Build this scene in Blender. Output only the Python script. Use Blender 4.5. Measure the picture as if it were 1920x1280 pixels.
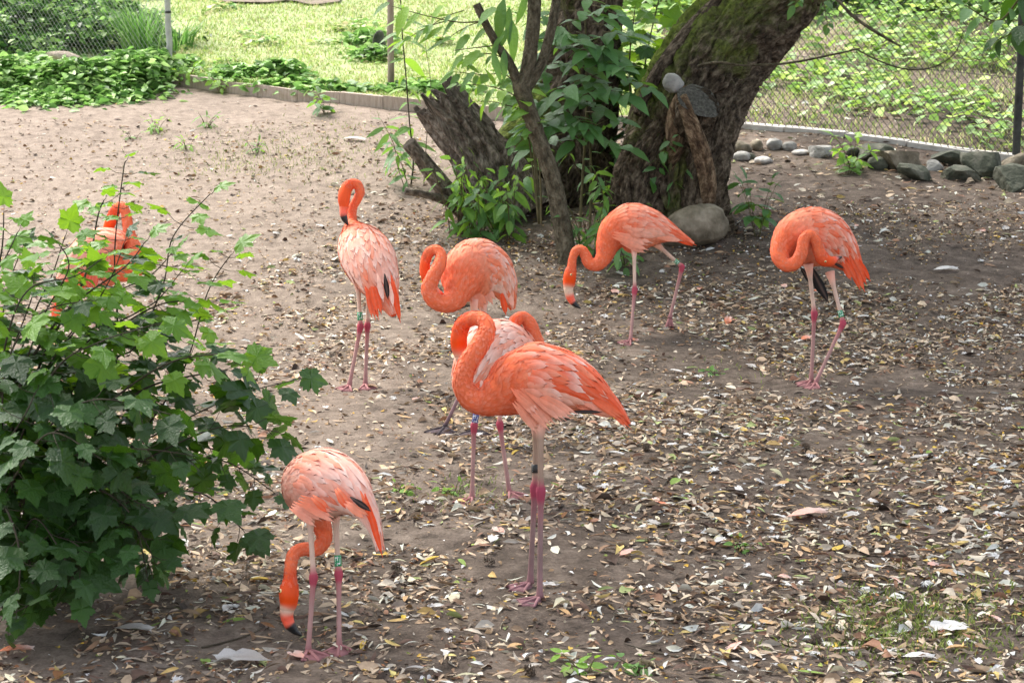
import bpy, math, random
import numpy as np
from mathutils import Vector, Matrix

for o in list(bpy.data.objects):
    bpy.data.objects.remove(o)
scene = bpy.context.scene
COL = scene.collection
rnd = random.Random(11)
nrs = np.random.RandomState(5)
R = math.radians

# ------------------------------------------------------------------ camera
CAM_H = 2.10
PITCH = R(9.9)
LENS = 70.0
cam_d = bpy.data.cameras.new('camera')
cam = bpy.data.objects.new('camera', cam_d)
COL.objects.link(cam)
cam.location = (0, 0, CAM_H)
cam.rotation_euler = (R(90) - PITCH, 0, 0)
cam_d.sensor_width = 36.0
cam_d.lens = LENS
cam_d.clip_end = 500
cam_d.dof.use_dof = True
cam_d.dof.focus_distance = 8.6
cam_d.dof.aperture_fstop = 11.0
scene.camera = cam

# ------------------------------------------------------------------ sky, sun, exposure
SUN_EL = R(52)
SUN_AZ = R(-38)            # from +Y towards -X: behind and to the left
world = bpy.data.worlds.new('World')
scene.world = world
world.use_nodes = True
wn = world.node_tree
wn.nodes.clear()
sky = wn.nodes.new('ShaderNodeTexSky')
sky.sky_type = 'NISHITA'
sky.sun_disc = False
sky.sun_elevation = SUN_EL
sky.sun_rotation = SUN_AZ
sky.air_density = 1.0
sky.dust_density = 3.0
sky.ozone_density = 1.0
bg = wn.nodes.new('ShaderNodeBackground')
bg.inputs['Strength'].default_value = 0.15
wo = wn.nodes.new('ShaderNodeOutputWorld')
hsv = wn.nodes.new('ShaderNodeHueSaturation')      # hazy, whitish sky
hsv.inputs['Saturation'].default_value = 0.4
wn.links.new(sky.outputs[0], hsv.inputs['Color'])
wn.links.new(hsv.outputs[0], bg.inputs['Color'])
wn.links.new(bg.outputs[0], wo.inputs['Surface'])
sun_d = bpy.data.lights.new('sun', 'SUN')
sun_d.energy = 2.7
sun_d.angle = R(22)
sun_d.color = (1.0, 0.95, 0.87)
sun = bpy.data.objects.new('sun', sun_d)
COL.objects.link(sun)
SUN_DIR = Vector((math.sin(SUN_AZ) * math.cos(SUN_EL), math.cos(SUN_AZ) * math.cos(SUN_EL), math.sin(SUN_EL)))
sun.rotation_euler = (-SUN_DIR).to_track_quat('-Z', 'Y').to_euler()
sun.location = SUN_DIR * 40
scene.view_settings.view_transform = 'Standard'
scene.view_settings.look = 'None'
scene.view_settings.gamma = 1.0
scene.view_settings.use_curve_mapping = False
scene.view_settings.exposure = 1.58
scene.render.engine = 'CYCLES'

# ------------------------------------------------------------------ geometry helpers
FPX = LENS / 36.0 * 1920.0
FWD = Vector((0, math.cos(PITCH), -math.sin(PITCH)))
UPV = Vector((0, math.sin(PITCH), math.cos(PITCH)))
RGT = Vector((1, 0, 0))
CAM = Vector((0, 0, CAM_H))


def ray(u, v):
    return FWD + RGT * ((u - 960.0) / FPX) + UPV * (-(v - 640.0) / FPX)


def P(u, v, depth):
    return CAM + ray(u, v) * depth


def depth_of(p):
    return (p - CAM).dot(FWD)


def hash2(i, j, s):
    n = (i * 374761393 + j * 668265263 + s * 1442695041) & 0xffffffff
    n = ((n ^ (n >> 13)) * 1274126177) & 0xffffffff
    return ((n ^ (n >> 16)) & 0xffff) / 65535.0


def vnoise(x, y, s=0):
    x = np.asarray(x, dtype=float); y = np.asarray(y, dtype=float)
    xi = np.floor(x).astype(np.int64); yi = np.floor(y).astype(np.int64)
    fx = x - xi; fy = y - yi
    fx = fx * fx * (3 - 2 * fx); fy = fy * fy * (3 - 2 * fy)
    a = hash2(xi, yi, s); b = hash2(xi + 1, yi, s); c = hash2(xi, yi + 1, s); d = hash2(xi + 1, yi + 1, s)
    return (a * (1 - fx) + b * fx) * (1 - fy) + (c * (1 - fx) + d * fx) * fy - 0.5


def gz_np(x, y):
    x = np.asarray(x, dtype=float); y = np.asarray(y, dtype=float)
    k = 0.8
    s = (y - 11.7) / k
    z = 0.15 * k * np.logaddexp(0, s)
    z = z + 0.07 * vnoise(x * 0.7 + 3.1, y * 0.55, 1) + 0.030 * vnoise(x * 2.3, y * 1.9, 2)
    z = z + 0.016 * vnoise(x * 6.1, y * 5.3, 3) + 0.008 * vnoise(x * 15.0, y * 13.0, 4)
    return z


def gz(x, y):
    return float(gz_np(np.array([x]), np.array([y]))[0])


def G(u, v):
    """ground point seen at pixel (u, v) of the photograph"""
    r = ray(u, v)
    t = 3.0
    while t < 60:
        p = CAM + r * t
        if p.z <= gz(p.x, p.y):
            lo, hi = t - 0.1, t
            for _ in range(14):
                m = (lo + hi) / 2
                q = CAM + r * m
                if q.z <= gz(q.x, q.y):
                    hi = m
                else:
                    lo = m
            q = CAM + r * hi
            return Vector((q.x, q.y, gz(q.x, q.y)))
        t += 0.1
    p = CAM + r * 40
    return Vector((p.x, p.y, gz(p.x, p.y)))


def lin(c):
    """'rrggbb' sRGB -> linear tuple"""
    v = [int(c[i:i + 2], 16) / 255.0 for i in (0, 2, 4)]
    return tuple((x / 12.92 if x <= 0.04045 else ((x + 0.055) / 1.055) ** 2.4) for x in v)


def mixc(a, b, t):
    return tuple(a[i] * (1 - t) + b[i] * t for i in range(3))


def empty(name, loc, label, cat, group=None):
    o = bpy.data.objects.new(name, None)
    o.empty_display_size = 0.1
    COL.objects.link(o)
    o.location = loc
    o['label'] = label
    o['category'] = cat
    if group:
        o['group'] = group
    return o


def tag(o, label, cat, group=None):
    o['label'] = label
    o['category'] = cat
    if group:
        o['group'] = group
    return o


def parent(o, p):
    o.parent = p
    w = Matrix.Identity(4)
    q = p
    # parents sit unrotated: only the top empty carries a location
    while q is not None:
        if q.parent is None:
            w = Matrix.Translation(q.location) if q.type == 'EMPTY' else q.matrix_basis.copy()
        q = q.parent
    if p.parent is None:
        o.matrix_parent_inverse = w.inverted()
    return o


def mesh(name, verts, faces, mat, par=None, cols=None, smooth=True):
    me = bpy.data.meshes.new(name)
    me.from_pydata([tuple(v) for v in verts], [], faces)
    if cols is not None:
        a = me.attributes.new('Col', 'FLOAT_COLOR', 'POINT')
        arr = np.ones((len(verts), 4), dtype=np.float32)
        arr[:, :3] = np.asarray(cols, dtype=np.float32)
        a.data.foreach_set('color', arr.ravel())
    if smooth:
        me.polygons.foreach_set('use_smooth', [True] * len(me.polygons))
    if mat:
        me.materials.append(mat)
    me.update()
    o = bpy.data.objects.new(name, me)
    COL.objects.link(o)
    if par is not None:
        parent(o, par)
    return o


def mesh_np(name, V, F, mat, C=None, smooth=False):
    """bulk mesh: V (n,3), F (m,3|4) arrays"""
    me = bpy.data.meshes.new(name)
    n, m, k = len(V), len(F), F.shape[1]
    me.vertices.add(n)
    me.vertices.foreach_set('co', V.astype(np.float32).ravel())
    me.loops.add(m * k)
    me.loops.foreach_set('vertex_index', F.astype(np.int32).ravel())
    me.polygons.add(m)
    me.polygons.foreach_set('loop_start', np.arange(0, m * k, k, dtype=np.int32))
    if smooth:
        me.polygons.foreach_set('use_smooth', np.ones(m, dtype=bool))
    me.update(calc_edges=True)
    if C is not None:
        a = me.attributes.new('Col', 'FLOAT_COLOR', 'POINT')
        arr = np.ones((n, 4), dtype=np.float32)
        arr[:, :3] = C
        a.data.foreach_set('color', arr.ravel())
    me.materials.append(mat)
    me.validate()
    o = bpy.data.objects.new(name, me)
    COL.objects.link(o)
    return o


def catmull(pts, steps):
    """pts: list of numpy rows; returns interpolated rows"""
    pts = [np.asarray(p, dtype=float) for p in pts]
    out = []
    n = len(pts)
    for i in range(n - 1):
        p0 = pts[max(i - 1, 0)]; p1 = pts[i]; p2 = pts[i + 1]; p3 = pts[min(i + 2, n - 1)]
        for s in range(steps):
            t = s / steps
            out.append(0.5 * ((2 * p1) + (-p0 + p2) * t + (2 * p0 - 5 * p1 + 4 * p2 - p3) * t * t + (-p0 + 3 * p1 - 3 * p2 + p3) * t ** 3))
    out.append(pts[-1])
    return out


def frames(cs, up=Vector((0, 0, 1))):
    """rotation-minimising frames along a list of points"""
    n = len(cs)
    T = []
    for i in range(n):
        a = cs[max(i - 1, 0)]; b = cs[min(i + 1, n - 1)]
        t = b - a
        T.append(t.normalized() if t.length > 1e-9 else Vector((0, 0, 1)))
    N = up - T[0] * up.dot(T[0])
    if N.length < 1e-3:
        N = Vector((0, -1, 0)) - T[0] * T[0].dot(Vector((0, -1, 0)))
    N.normalize()
    res = []
    for i in range(n):
        if i:
            ax = T[i - 1].cross(T[i])
            if ax.length > 1e-8:
                ang = T[i - 1].angle(T[i])
                N = Matrix.Rotation(ang, 3, ax.normalized()) @ N
            N = (N - T[i] * N.dot(T[i])).normalized()
        res.append((T[i], N.copy(), T[i].cross(N)))
    return res


def tube_data(cs, rs, seg=8, cols=None, cap=True, base=0, rough=0.0, rng=None):
    """verts, faces, colours of a tapered tube through points cs"""
    fr = frames(cs)
    V, F, C = [], [], []
    for i, c in enumerate(cs):
        T, N, B = fr[i]
        for k in range(seg):
            a = 2 * math.pi * k / seg
            r = rs[i] * (1 + (rng.uniform(-rough, rough) if rng else 0))
            V.append(c + (N * math.cos(a) + B * math.sin(a)) * r)
            if cols is not None:
                C.append(cols[i])
    n = len(cs)
    for i in range(n - 1):
        for k in range(seg):
            a = base + i * seg + k; b = base + i * seg + (k + 1) % seg
            F.append((a, b, b + seg, a + seg))
    if cap:
        F.append(tuple(base + k for k in reversed(range(seg))))
        F.append(tuple(base + (n - 1) * seg + k for k in range(seg)))
    return V, F, C


# ------------------------------------------------------------------ materials
def new_mat(name):
    m = bpy.data.materials.new(name)
    m.use_nodes = True
    nt = m.node_tree
    b = nt.nodes['Principled BSDF']
    return m, nt, b


def nd(nt, t, **kw):
    n = nt.nodes.new(t)
    for k, v in kw.items():
        setattr(n, k, v)
    return n


def mat_vcol(name, rough=0.7, nscale=60.0, namp=0.25, bump=0.2, bscale=200.0, sheen=0.0, transl=0.0, spec=0.3, objrand=0.0):
    """colour from the mesh's own colour attribute, broken up by noise"""
    m, nt, b = new_mat(name)
    L = nt.links.new
    at = nd(nt, 'ShaderNodeAttribute', attribute_name='Col')
    no = nd(nt, 'ShaderNodeTexNoise'); no.inputs['Scale'].default_value = nscale; no.inputs['Detail'].default_value = 5
    tc = nd(nt, 'ShaderNodeTexCoord')
    L(tc.outputs['Object'], no.inputs['Vector'])
    mr = nd(nt, 'ShaderNodeMapRange')
    mr.inputs['From Min'].default_value = 0.3; mr.inputs['From Max'].default_value = 0.7
    mr.inputs['To Min'].default_value = 1 - namp; mr.inputs['To Max'].default_value = 1 + namp * 0.6
    L(no.outputs['Fac'], mr.inputs['Value'])
    mu = nd(nt, 'ShaderNodeVectorMath', operation='SCALE')
    L(at.outputs['Color'], mu.inputs[0]); L(mr.outputs['Result'], mu.inputs['Scale'])
    L(mu.outputs['Vector'], b.inputs['Base Color'])
    b.inputs['Roughness'].default_value = rough
    b.inputs['Specular IOR Level'].default_value = spec
    if sheen:
        b.inputs['Sheen Weight'].default_value = sheen
    if bump:
        n2 = nd(nt, 'ShaderNodeTexNoise'); n2.inputs['Scale'].default_value = bscale; n2.inputs['Detail'].default_value = 4
        L(tc.outputs['Object'], n2.inputs['Vector'])
        bp = nd(nt, 'ShaderNodeBump'); bp.inputs['Strength'].default_value = bump; bp.inputs['Distance'].default_value = 0.01
        L(n2.outputs['Fac'], bp.inputs['Height']); L(bp.outputs['Normal'], b.inputs['Normal'])
    if transl:
        tr = nd(nt, 'ShaderNodeBsdfTranslucent')
        L(mu.outputs['Vector'], tr.inputs['Color'])
        mx = nd(nt, 'ShaderNodeMixShader'); mx.inputs['Fac'].default_value = transl
        out = nt.nodes['Material Output']
        L(b.outputs[0], mx.inputs[1]); L(tr.outputs[0], mx.inputs[2]); L(mx.outputs[0], out.inputs['Surface'])
    return m


def mat_leaf(name, c1, c2, trans_col, rough=0.45, transl=0.35, var=0.35):
    """leaf: colour varies leaf by leaf (object random) and with veins; light passes through"""
    m, nt, b = new_mat(name)
    L = nt.links.new
    oi = nd(nt, 'ShaderNodeObjectInfo')
    tc = nd(nt, 'ShaderNodeTexCoord')
    no = nd(nt, 'ShaderNodeTexNoise'); no.inputs['Scale'].default_value = 5; no.inputs['Detail'].default_value = 5
    L(tc.outputs['Object'], no.inputs['Vector'])
    ad = nd(nt, 'ShaderNodeMath', operation='ADD')
    s = nd(nt, 'ShaderNodeMath', operation='MULTIPLY_ADD')
    L(no.outputs['Fac'], s.inputs[0]); s.inputs[1].default_value = 0.9; s.inputs[2].default_value = -0.45
    L(oi.outputs['Random'], ad.inputs[0]); L(s.outputs[0], ad.inputs[1])
    cr = nd(nt, 'ShaderNodeValToRGB')
    cr.color_ramp.elements[0].color = (*c1, 1); cr.color_ramp.elements[1].color = (*c2, 1)
    L(ad.outputs[0], cr.inputs['Fac'])
    L(cr.outputs['Color'], b.inputs['Base Color'])
    b.inputs['Roughness'].default_value = rough
    b.inputs['Specular IOR Level'].default_value = 0.45
    n2 = nd(nt, 'ShaderNodeTexNoise'); n2.inputs['Scale'].default_value = 14; n2.inputs['Detail'].default_value = 4
    L(tc.outputs['Object'], n2.inputs['Vector'])
    bp = nd(nt, 'ShaderNodeBump'); bp.inputs['Strength'].default_value = 0.35; bp.inputs['Distance'].default_value = 0.05
    L(n2.outputs['Fac'], bp.inputs['Height']); L(bp.outputs['Normal'], b.inputs['Normal'])
    tr = nd(nt, 'ShaderNodeBsdfTranslucent'); tr.inputs['Color'].default_value = (*trans_col, 1)
    mx = nd(nt, 'ShaderNodeMixShader'); mx.inputs['Fac'].default_value = transl
    out = nt.nodes['Material Output']
    L(b.outputs[0], mx.inputs[1]); L(tr.outputs[0], mx.inputs[2]); L(mx.outputs[0], out.inputs['Surface'])
    return m


def mat_noise(name, stops, scale=8.0, rough=0.85, bump=0.4, bdist=0.02, stretch=(1, 1, 1), detail=8, bscale=None):
    m, nt, b = new_mat(name)
    L = nt.links.new
    tc = nd(nt, 'ShaderNodeTexCoord')
    mp = nd(nt, 'ShaderNodeMapping'); mp.inputs['Scale'].default_value = stretch
    L(tc.outputs['Object'], mp.inputs['Vector'])
    no = nd(nt, 'ShaderNodeTexNoise'); no.inputs['Scale'].default_value = scale; no.inputs['Detail'].default_value = detail
    no.inputs['Roughness'].default_value = 0.65
    L(mp.outputs[0], no.inputs['Vector'])
    cr = nd(nt, 'ShaderNodeValToRGB')
    els = cr.color_ramp.elements
    while len(els) < len(stops):
        els.new(0.5)
    for e, (p, c) in zip(els, stops):
        e.position = p; e.color = (*c, 1)
    L(no.outputs['Fac'], cr.inputs['Fac'])
    L(cr.outputs['Color'], b.inputs['Base Color'])
    b.inputs['Roughness'].default_value = rough
    b.inputs['Specular IOR Level'].default_value = 0.25
    n2 = nd(nt, 'ShaderNodeTexNoise'); n2.inputs['Scale'].default_value = bscale or scale * 3; n2.inputs['Detail'].default_value = 6
    L(mp.outputs[0], n2.inputs['Vector'])
    bp = nd(nt, 'ShaderNodeBump'); bp.inputs['Strength'].default_value = bump; bp.inputs['Distance'].default_value = bdist
    L(n2.outputs['Fac'], bp.inputs['Height']); L(bp.outputs['Normal'], b.inputs['Normal'])
    return m


M = {}
M['bird'] = mat_vcol('plumage_skin', rough=0.8, nscale=16, namp=0.16, bump=0.25, bscale=320, spec=0.2)
M['feather'] = mat_vcol('feather_vanes', rough=0.7, nscale=45, namp=0.12, bump=0.15, bscale=260, transl=0.12, spec=0.25)
M['bill'] = mat_vcol('bill_horn', rough=0.4, nscale=80, namp=0.12, bump=0.1, spec=0.5)
M['eye'] = mat_vcol('eye_gloss', rough=0.1, nscale=10, namp=0.0, bump=0.0, spec=0.8)
M['band'] = mat_vcol('ring_plastic', rough=0.4, nscale=90, namp=0.08, bump=0.0, spec=0.5)
M['vcol'] = mat_vcol('dry_litter', rough=0.8, nscale=40, namp=0.25, bump=0.2, bscale=120, transl=0.08)
M['green'] = mat_vcol('green_blades', rough=0.5, nscale=12, namp=0.3, bump=0.0, transl=0.4)
M['down'] = mat_vcol('down', rough=0.9, nscale=60, namp=0.12, bump=0.3, bscale=120, transl=0.3)

# ------------------------------------------------------------------ ground
def axis_pts(lo, f0, f1, hi, fine, grow=1.18):
    a = list(np.arange(f0, f1, fine))
    s = fine; x = f1
    while x < hi:
        a.append(x); s *= grow; x += s
    a.append(hi)
    s = fine; x = f0
    while x > lo:
        s *= grow; x -= s
        a.insert(0, max(x, lo))
    return np.array(a)


def ground_mat():
    m, nt, b = new_mat('dirt')
    L = nt.links.new
    geo = nd(nt, 'ShaderNodeNewGeometry')
    sep = nd(nt, 'ShaderNodeSeparateXYZ'); L(geo.outputs['Position'], sep.inputs[0])

    def noise(scale, detail=6, rough=0.6):
        n = nd(nt, 'ShaderNodeTexNoise'); n.inputs['Scale'].default_value = scale; n.inputs['Detail'].default_value = detail
        n.inputs['Roughness'].default_value = rough
        L(geo.outputs['Position'], n.inputs['Vector']); return n

    def ramp(src, a, c):
        r = nd(nt, 'ShaderNodeValToRGB')
        els = r.color_ramp.elements
        els[0].position = a[0]; els[0].color = (*c[0], 1); els[1].position = a[-1]; els[1].color = (*c[-1], 1)
        for p, col in zip(a[1:-1], c[1:-1]):
            e = els.new(p); e.color = (*col, 1)
        L(src, r.inputs['Fac']); return r
    # dark leaf mould with trodden tan patches
    n1 = noise(1.6); n2 = noise(9, 10, 0.75); n3 = noise(90, 4)
    humus = ramp(n2.outputs['Fac'], (0.3, 0.5, 0.72), ((0.032, 0.024, 0.018), (0.098, 0.074, 0.058), (0.195, 0.154, 0.125)))
    tan = ramp(n2.outputs['Fac'], (0.3, 0.5, 0.72), ((0.085, 0.064, 0.050), (0.185, 0.143, 0.113), (0.29, 0.232, 0.187)))
    # where the soil is bare: left and behind, plus patches
    mx = nd(nt, 'ShaderNodeMapRange'); L(sep.outputs['X'], mx.inputs['Value'])
    mx.inputs['From Min'].default_value = 1.4; mx.inputs['From Max'].default_value = -1.4
    mx.inputs['To Min'].default_value = -0.18; mx.inputs['To Max'].default_value = 0.22
    my = nd(nt, 'ShaderNodeMapRange'); L(sep.outputs['Y'], my.inputs['Value'])
    my.inputs['From Min'].default_value = 6.0; my.inputs['From Max'].default_value = 10.0
    my.inputs['To Min'].default_value = -0.12; my.inputs['To Max'].default_value = 0.05
    s1 = nd(nt, 'ShaderNodeMath', operation='ADD'); L(mx.outputs[0], s1.inputs[0]); L(my.outputs[0], s1.inputs[1])
    s2 = nd(nt, 'ShaderNodeMath', operation='ADD'); L(s1.outputs[0], s2.inputs[0]); L(n1.outputs['Fac'], s2.inputs[1])
    fac = nd(nt, 'ShaderNodeMapRange'); L(s2.outputs[0], fac.inputs['Value'])
    fac.inputs['From Min'].default_value = 0.42; fac.inputs['From Max'].default_value = 0.62
    m1 = nd(nt, 'ShaderNodeMix', data_type='RGBA'); L(fac.outputs[0], m1.inputs['Factor'])
    L(humus.outputs[0], m1.inputs['A']); L(tan.outputs[0], m1.inputs['B'])
    # pale sand far left
    sand = ramp(n2.outputs['Fac'], (0.3, 0.5, 0.72), ((0.13, 0.098, 0.078), (0.25, 0.196, 0.157), (0.34, 0.277, 0.229)))
    dd = nd(nt, 'ShaderNodeVectorMath', operation='DOT_PRODUCT')
    L(geo.outputs['Position'], dd.inputs[0]); dd.inputs[1].default_value = (-0.55, 0.45, 0)
    s3 = nd(nt, 'ShaderNodeMath', operation='MULTIPLY_ADD'); L(n1.outputs['Fac'], s3.inputs[0]); s3.inputs[1].default_value = 1.6
    L(dd.outputs['Value'], s3.inputs[2])
    f2 = nd(nt, 'ShaderNodeMapRange'); L(s3.outputs[0], f2.inputs['Value'])
    f2.inputs['From Min'].default_value = 6.9; f2.inputs['From Max'].default_value = 9.2
    m2 = nd(nt, 'ShaderNodeMix', data_type='RGBA'); L(f2.outputs[0], m2.inputs['Factor'])
    L(m1.outputs['Result'], m2.inputs['A']); L(sand.outputs[0], m2.inputs['B'])
    # crumbs
    cr = nd(nt, 'ShaderNodeMapRange'); L(n3.outputs['Fac'], cr.inputs['Value'])
    cr.inputs['From Min'].default_value = 0.3; cr.inputs['From Max'].default_value = 0.7
    cr.inputs['To Min'].default_value = 0.7; cr.inputs['To Max'].default_value = 1.25
    sc = nd(nt, 'ShaderNodeVectorMath', operation='SCALE'); L(m2.outputs['Result'], sc.inputs[0]); L(cr.outputs[0], sc.inputs['Scale'])
    L(sc.outputs[0], b.inputs['Base Color'])
    b.inputs['Roughness'].default_value = 0.95
    b.inputs['Specular IOR Level'].default_value = 0.15
    bp = nd(nt, 'ShaderNodeBump'); bp.inputs['Strength'].default_value = 0.8; bp.inputs['Distance'].default_value = 0.03
    ad = nd(nt, 'ShaderNodeMath', operation='MULTIPLY_ADD'); L(n3.outputs['Fac'], ad.inputs[0]); ad.inputs[1].default_value = 0.25
    L(n2.outputs['Fac'], ad.inputs[2])
    L(ad.outputs[0], bp.inputs['Height']); L(bp.outputs['Normal'], b.inputs['Normal'])
    return m


M['dirt'] = ground_mat()
gx = axis_pts(-120, -3.2, 3.2, 120, 0.04)
gy = axis_pts(-30, 5.0, 13.0, 160, 0.04, 1.04)
GX, GY = np.meshgrid(gx, gy)
GZ = gz_np(GX, GY)
far = np.clip((GY - 34) / 10, 0, 1)
GZ = GZ * (1 - far) + np.minimum(GZ, 3.6) * far
V = np.stack([GX.ravel(), GY.ravel(), GZ.ravel()], 1)
nx, ny = len(gx), len(gy)
ii, jj = np.meshgrid(np.arange(nx - 1), np.arange(ny - 1))
a = (jj * nx + ii).ravel()
F = np.stack([a, a + 1, a + 1 + nx, a + nx], 1)
ground = mesh_np('ground', V, F, M['dirt'], smooth=True)
ground['kind'] = 'structure'

# ------------------------------------------------------------------ flamingos
CC = {
    'O': lin('ee5424'),   # deep orange
    'N': lin('f0754b'),   # neck coral orange
    'H': lin('ec5a2e'),   # head
    'P': lin('f29472'),   # body salmon
    'L': lin('f6baa4'),   # pale pink
    'W': lin('fadccf'),   # whitish pink
    'C': lin('dcb49c'),   # cream bill base
    'R': lin('f0644a'),   # pink-red mid bill
    'K': (0.012, 0.011, 0.011),
    'D': lin('c83c3c'),
}
LEG = {'tib': lin('d2b4a2'), 'ank': lin('ac4858'), 'tar': lin('ac8680'), 'foot': lin('9c6c6c')}
LEG_A = {'tib': lin('a48a78'), 'ank': lin('9e4256'), 'tar': lin('8e7270'), 'foot': lin('8a6468')}
LEGDARK = {'tib': lin('c6a89c'), 'ank': lin('9c5060'), 'tar': lin('8e7072'), 'foot': lin('3a3236')}


class Body:
    def __init__(self, spine, D, steps=7, seg=22):
        rows = []
        for s in spine:
            u, v, dd, rn, rb, c = s
            d = D + dd
            p = P(u, v, d)
            k = d / FPX
            col = CC[c]
            rows.append([p.x, p.y, p.z, rn * k, rb * k, *col])
        it = catmull(rows, steps)
        self.steps, self.seg = steps, seg
        self.c = [Vector(r[:3]) for r in it]
        self.rn = [max(r[3], 0.0008) for r in it]
        self.rb = [max(r[4], 0.0008) for r in it]
        self.col = [tuple(np.clip(r[5:8], 0.005, 1)) for r in it]
        self.fr = frames(self.c)
        self.s = [0.0]
        for i in range(1, len(self.c)):
            self.s.append(self.s[-1] + (self.c[i] - self.c[i - 1]).length)

    def at(self, s, phi, off=0.0):
        """surface point at arc length s, angle phi from the back"""
        s = min(max(s, self.s[0]), self.s[-1] - 1e-5)
        i = int(np.searchsorted(self.s, s, side='right')) - 1
        i = min(i, len(self.c) - 2)
        t = (s - self.s[i]) / max(self.s[i + 1] - self.s[i], 1e-9)
        c = self.c[i].lerp(self.c[i + 1], t)
        N = self.fr[i][1].lerp(self.fr[i + 1][1], t).normalized()
        B = self.fr[i][2].lerp(self.fr[i + 1][2], t).normalized()
        rn = self.rn[i] * (1 - t) + self.rn[i + 1] * t
        rb = self.rb[i] * (1 - t) + self.rb[i + 1] * t
        cp, sp = math.cos(phi), math.sin(phi)
        n = (N * cp * rb + B * sp * rn).normalized()
        return c + N * (rn * cp) + B * (rb * sp) + n * off, n, (rn + rb) / 2

    def rings(self, i0, i1, base=0, cap0=True, cap1=True, rng=None, jit=0.0):
        V, F, C = [], [], []
        seg = self.seg
        for i in range(i0, i1 + 1):
            T, N, B = self.fr[i]
            for k in range(seg):
                a = 2 * math.pi * k / seg
                j = 1 + (rng.uniform(-jit, jit) if rng and i0 < i < i1 else 0)
                V.append(self.c[i] + N * (self.rn[i] * math.cos(a) * j) + B * (self.rb[i] * math.sin(a) * j))
                # underside a little paler on the body
                C.append(self.col[i])
        n = i1 - i0 + 1
        for i in range(n - 1):
            for k in range(seg):
                a = base + i * seg + k; b = base + i * seg + (k + 1) % seg
                F.append((a, b, b + seg, a + seg))
        if cap0:
            F.append(tuple(base + k for k in reversed(range(seg))))
        if cap1:
            F.append(tuple(base + (n - 1) * seg + k for k in range(seg)))
        return V, F, C


def foot_data(heel, dirv, L, cols, base, spread=34):
    """three webbed front toes and a small hind toe lying on the ground"""
    V, F, C = [], [], []
    d = Vector((dirv.x, dirv.y, 0)).normalized()
    side = Vector((-d.y, d.x, 0))

    def on(p, h):
        return Vector((p.x, p.y, gz(p.x, p.y) + h))

    def add(p, c):
        V.append(p); C.append(c); return base + len(V) - 1
    dark = mixc(cols, (0.1, 0.05, 0.06), 0.35)
    top0 = add(on(heel, 0.020), cols)
    ring = []
    for a, l in ((-spread, 0.86), (-spread * 0.5, 0.74), (0, 1.0), (spread * 0.5, 0.74), (spread, 0.86)):
        q = heel + (d * math.cos(R(a)) + side * math.sin(R(a))) * (L * l)
        ring.append((a, l, q))
    mids, tips, lows = [], [], []
    for i, (a, l, q) in enumerate(ring):
        m_ = heel.lerp(q, 0.5)
        toe = i % 2 == 0
        mids.append(add(on(m_, 0.013 if toe else 0.007), cols if toe else dark))
        tips.append(add(on(q, 0.007 if toe else 0.004), cols if toe else dark))
        lows.append(add(on(q + (q - heel).normalized() * 0.004, -0.006), dark))
    for i in range(4):
        F.append((top0, mids[i], mids[i + 1]))
        F.append((mids[i], tips[i], tips[i + 1], mids[i + 1]))
        F.append((tips[i], lows[i], lows[i + 1], tips[i + 1]))
    hl = add(on(heel - d * 0.016, -0.004), dark)
    sl = add(on(heel + side * 0.012, -0.004), dark)
    sr = add(on(heel - side * 0.012, -0.004), dark)
    F += [(top0, sr, mids[0]), (top0, hl, sr), (top0, sl, hl), (top0, mids[4], sl)]
    F += [(mids[0], sr, lows[0], tips[0]), (mids[4], tips[4], lows[4], sl)]
    # toe ridges
    for i in (0, 2, 4):
        q = ring[i][2]
        pts = [on(heel, 0.014), on(heel.lerp(q, 0.35), 0.012), on(heel.lerp(q, 0.7), 0.009), on(q, 0.005), on(q + (q - heel).normalized() * 0.008, 0.0)]
        v, f, c = tube_data(pts, [0.008, 0.0065, 0.0055, 0.0045, 0.0015], 6, [cols, cols, cols, cols, (0.03, 0.02, 0.02)], base=base + len(V))
        V += v; F += f; C += c
    return V, F, C


def leg_data(hip, ank, heel, pal, r, base, hang=None):
    """feathered thigh, slim shank, swollen ankle, slim tarsus"""
    pts, rs, cs = [], [], []

    def seg(a, b, ts, rr, cc):
        for t, q, c in zip(ts, rr, cc):
            pts.append(a.lerp(b, t)); rs.append(q * r); cs.append(c)
    seg(hip, ank, (0, 0.12, 0.3, 0.55, 0.8, 0.9, 0.96), (2.6, 1.9, 1.15, 1.0, 0.98, 1.1, 1.55), (CC['L'], CC['L'], pal['tib'], pal['tib'], pal['tib'], mixc(pal['tib'], pal['ank'], .6), pal['ank']))
    seg(ank, heel, (0, 0.035, 0.08, 0.14, 0.4, 0.7, 0.9, 0.97, 1.0), (1.75, 1.6, 1.35, 1.05, 0.92, 0.92, 1.0, 1.25, 1.4), (pal['ank'], pal['ank'], pal['ank'], mixc(pal['ank'], pal['tar'], .6), pal['tar'], pal['tar'], mixc(pal['tar'], pal['foot'], .5), pal['foot'], pal['foot']))
    return tube_data(pts, rs, 10, cs, base=base)


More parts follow.
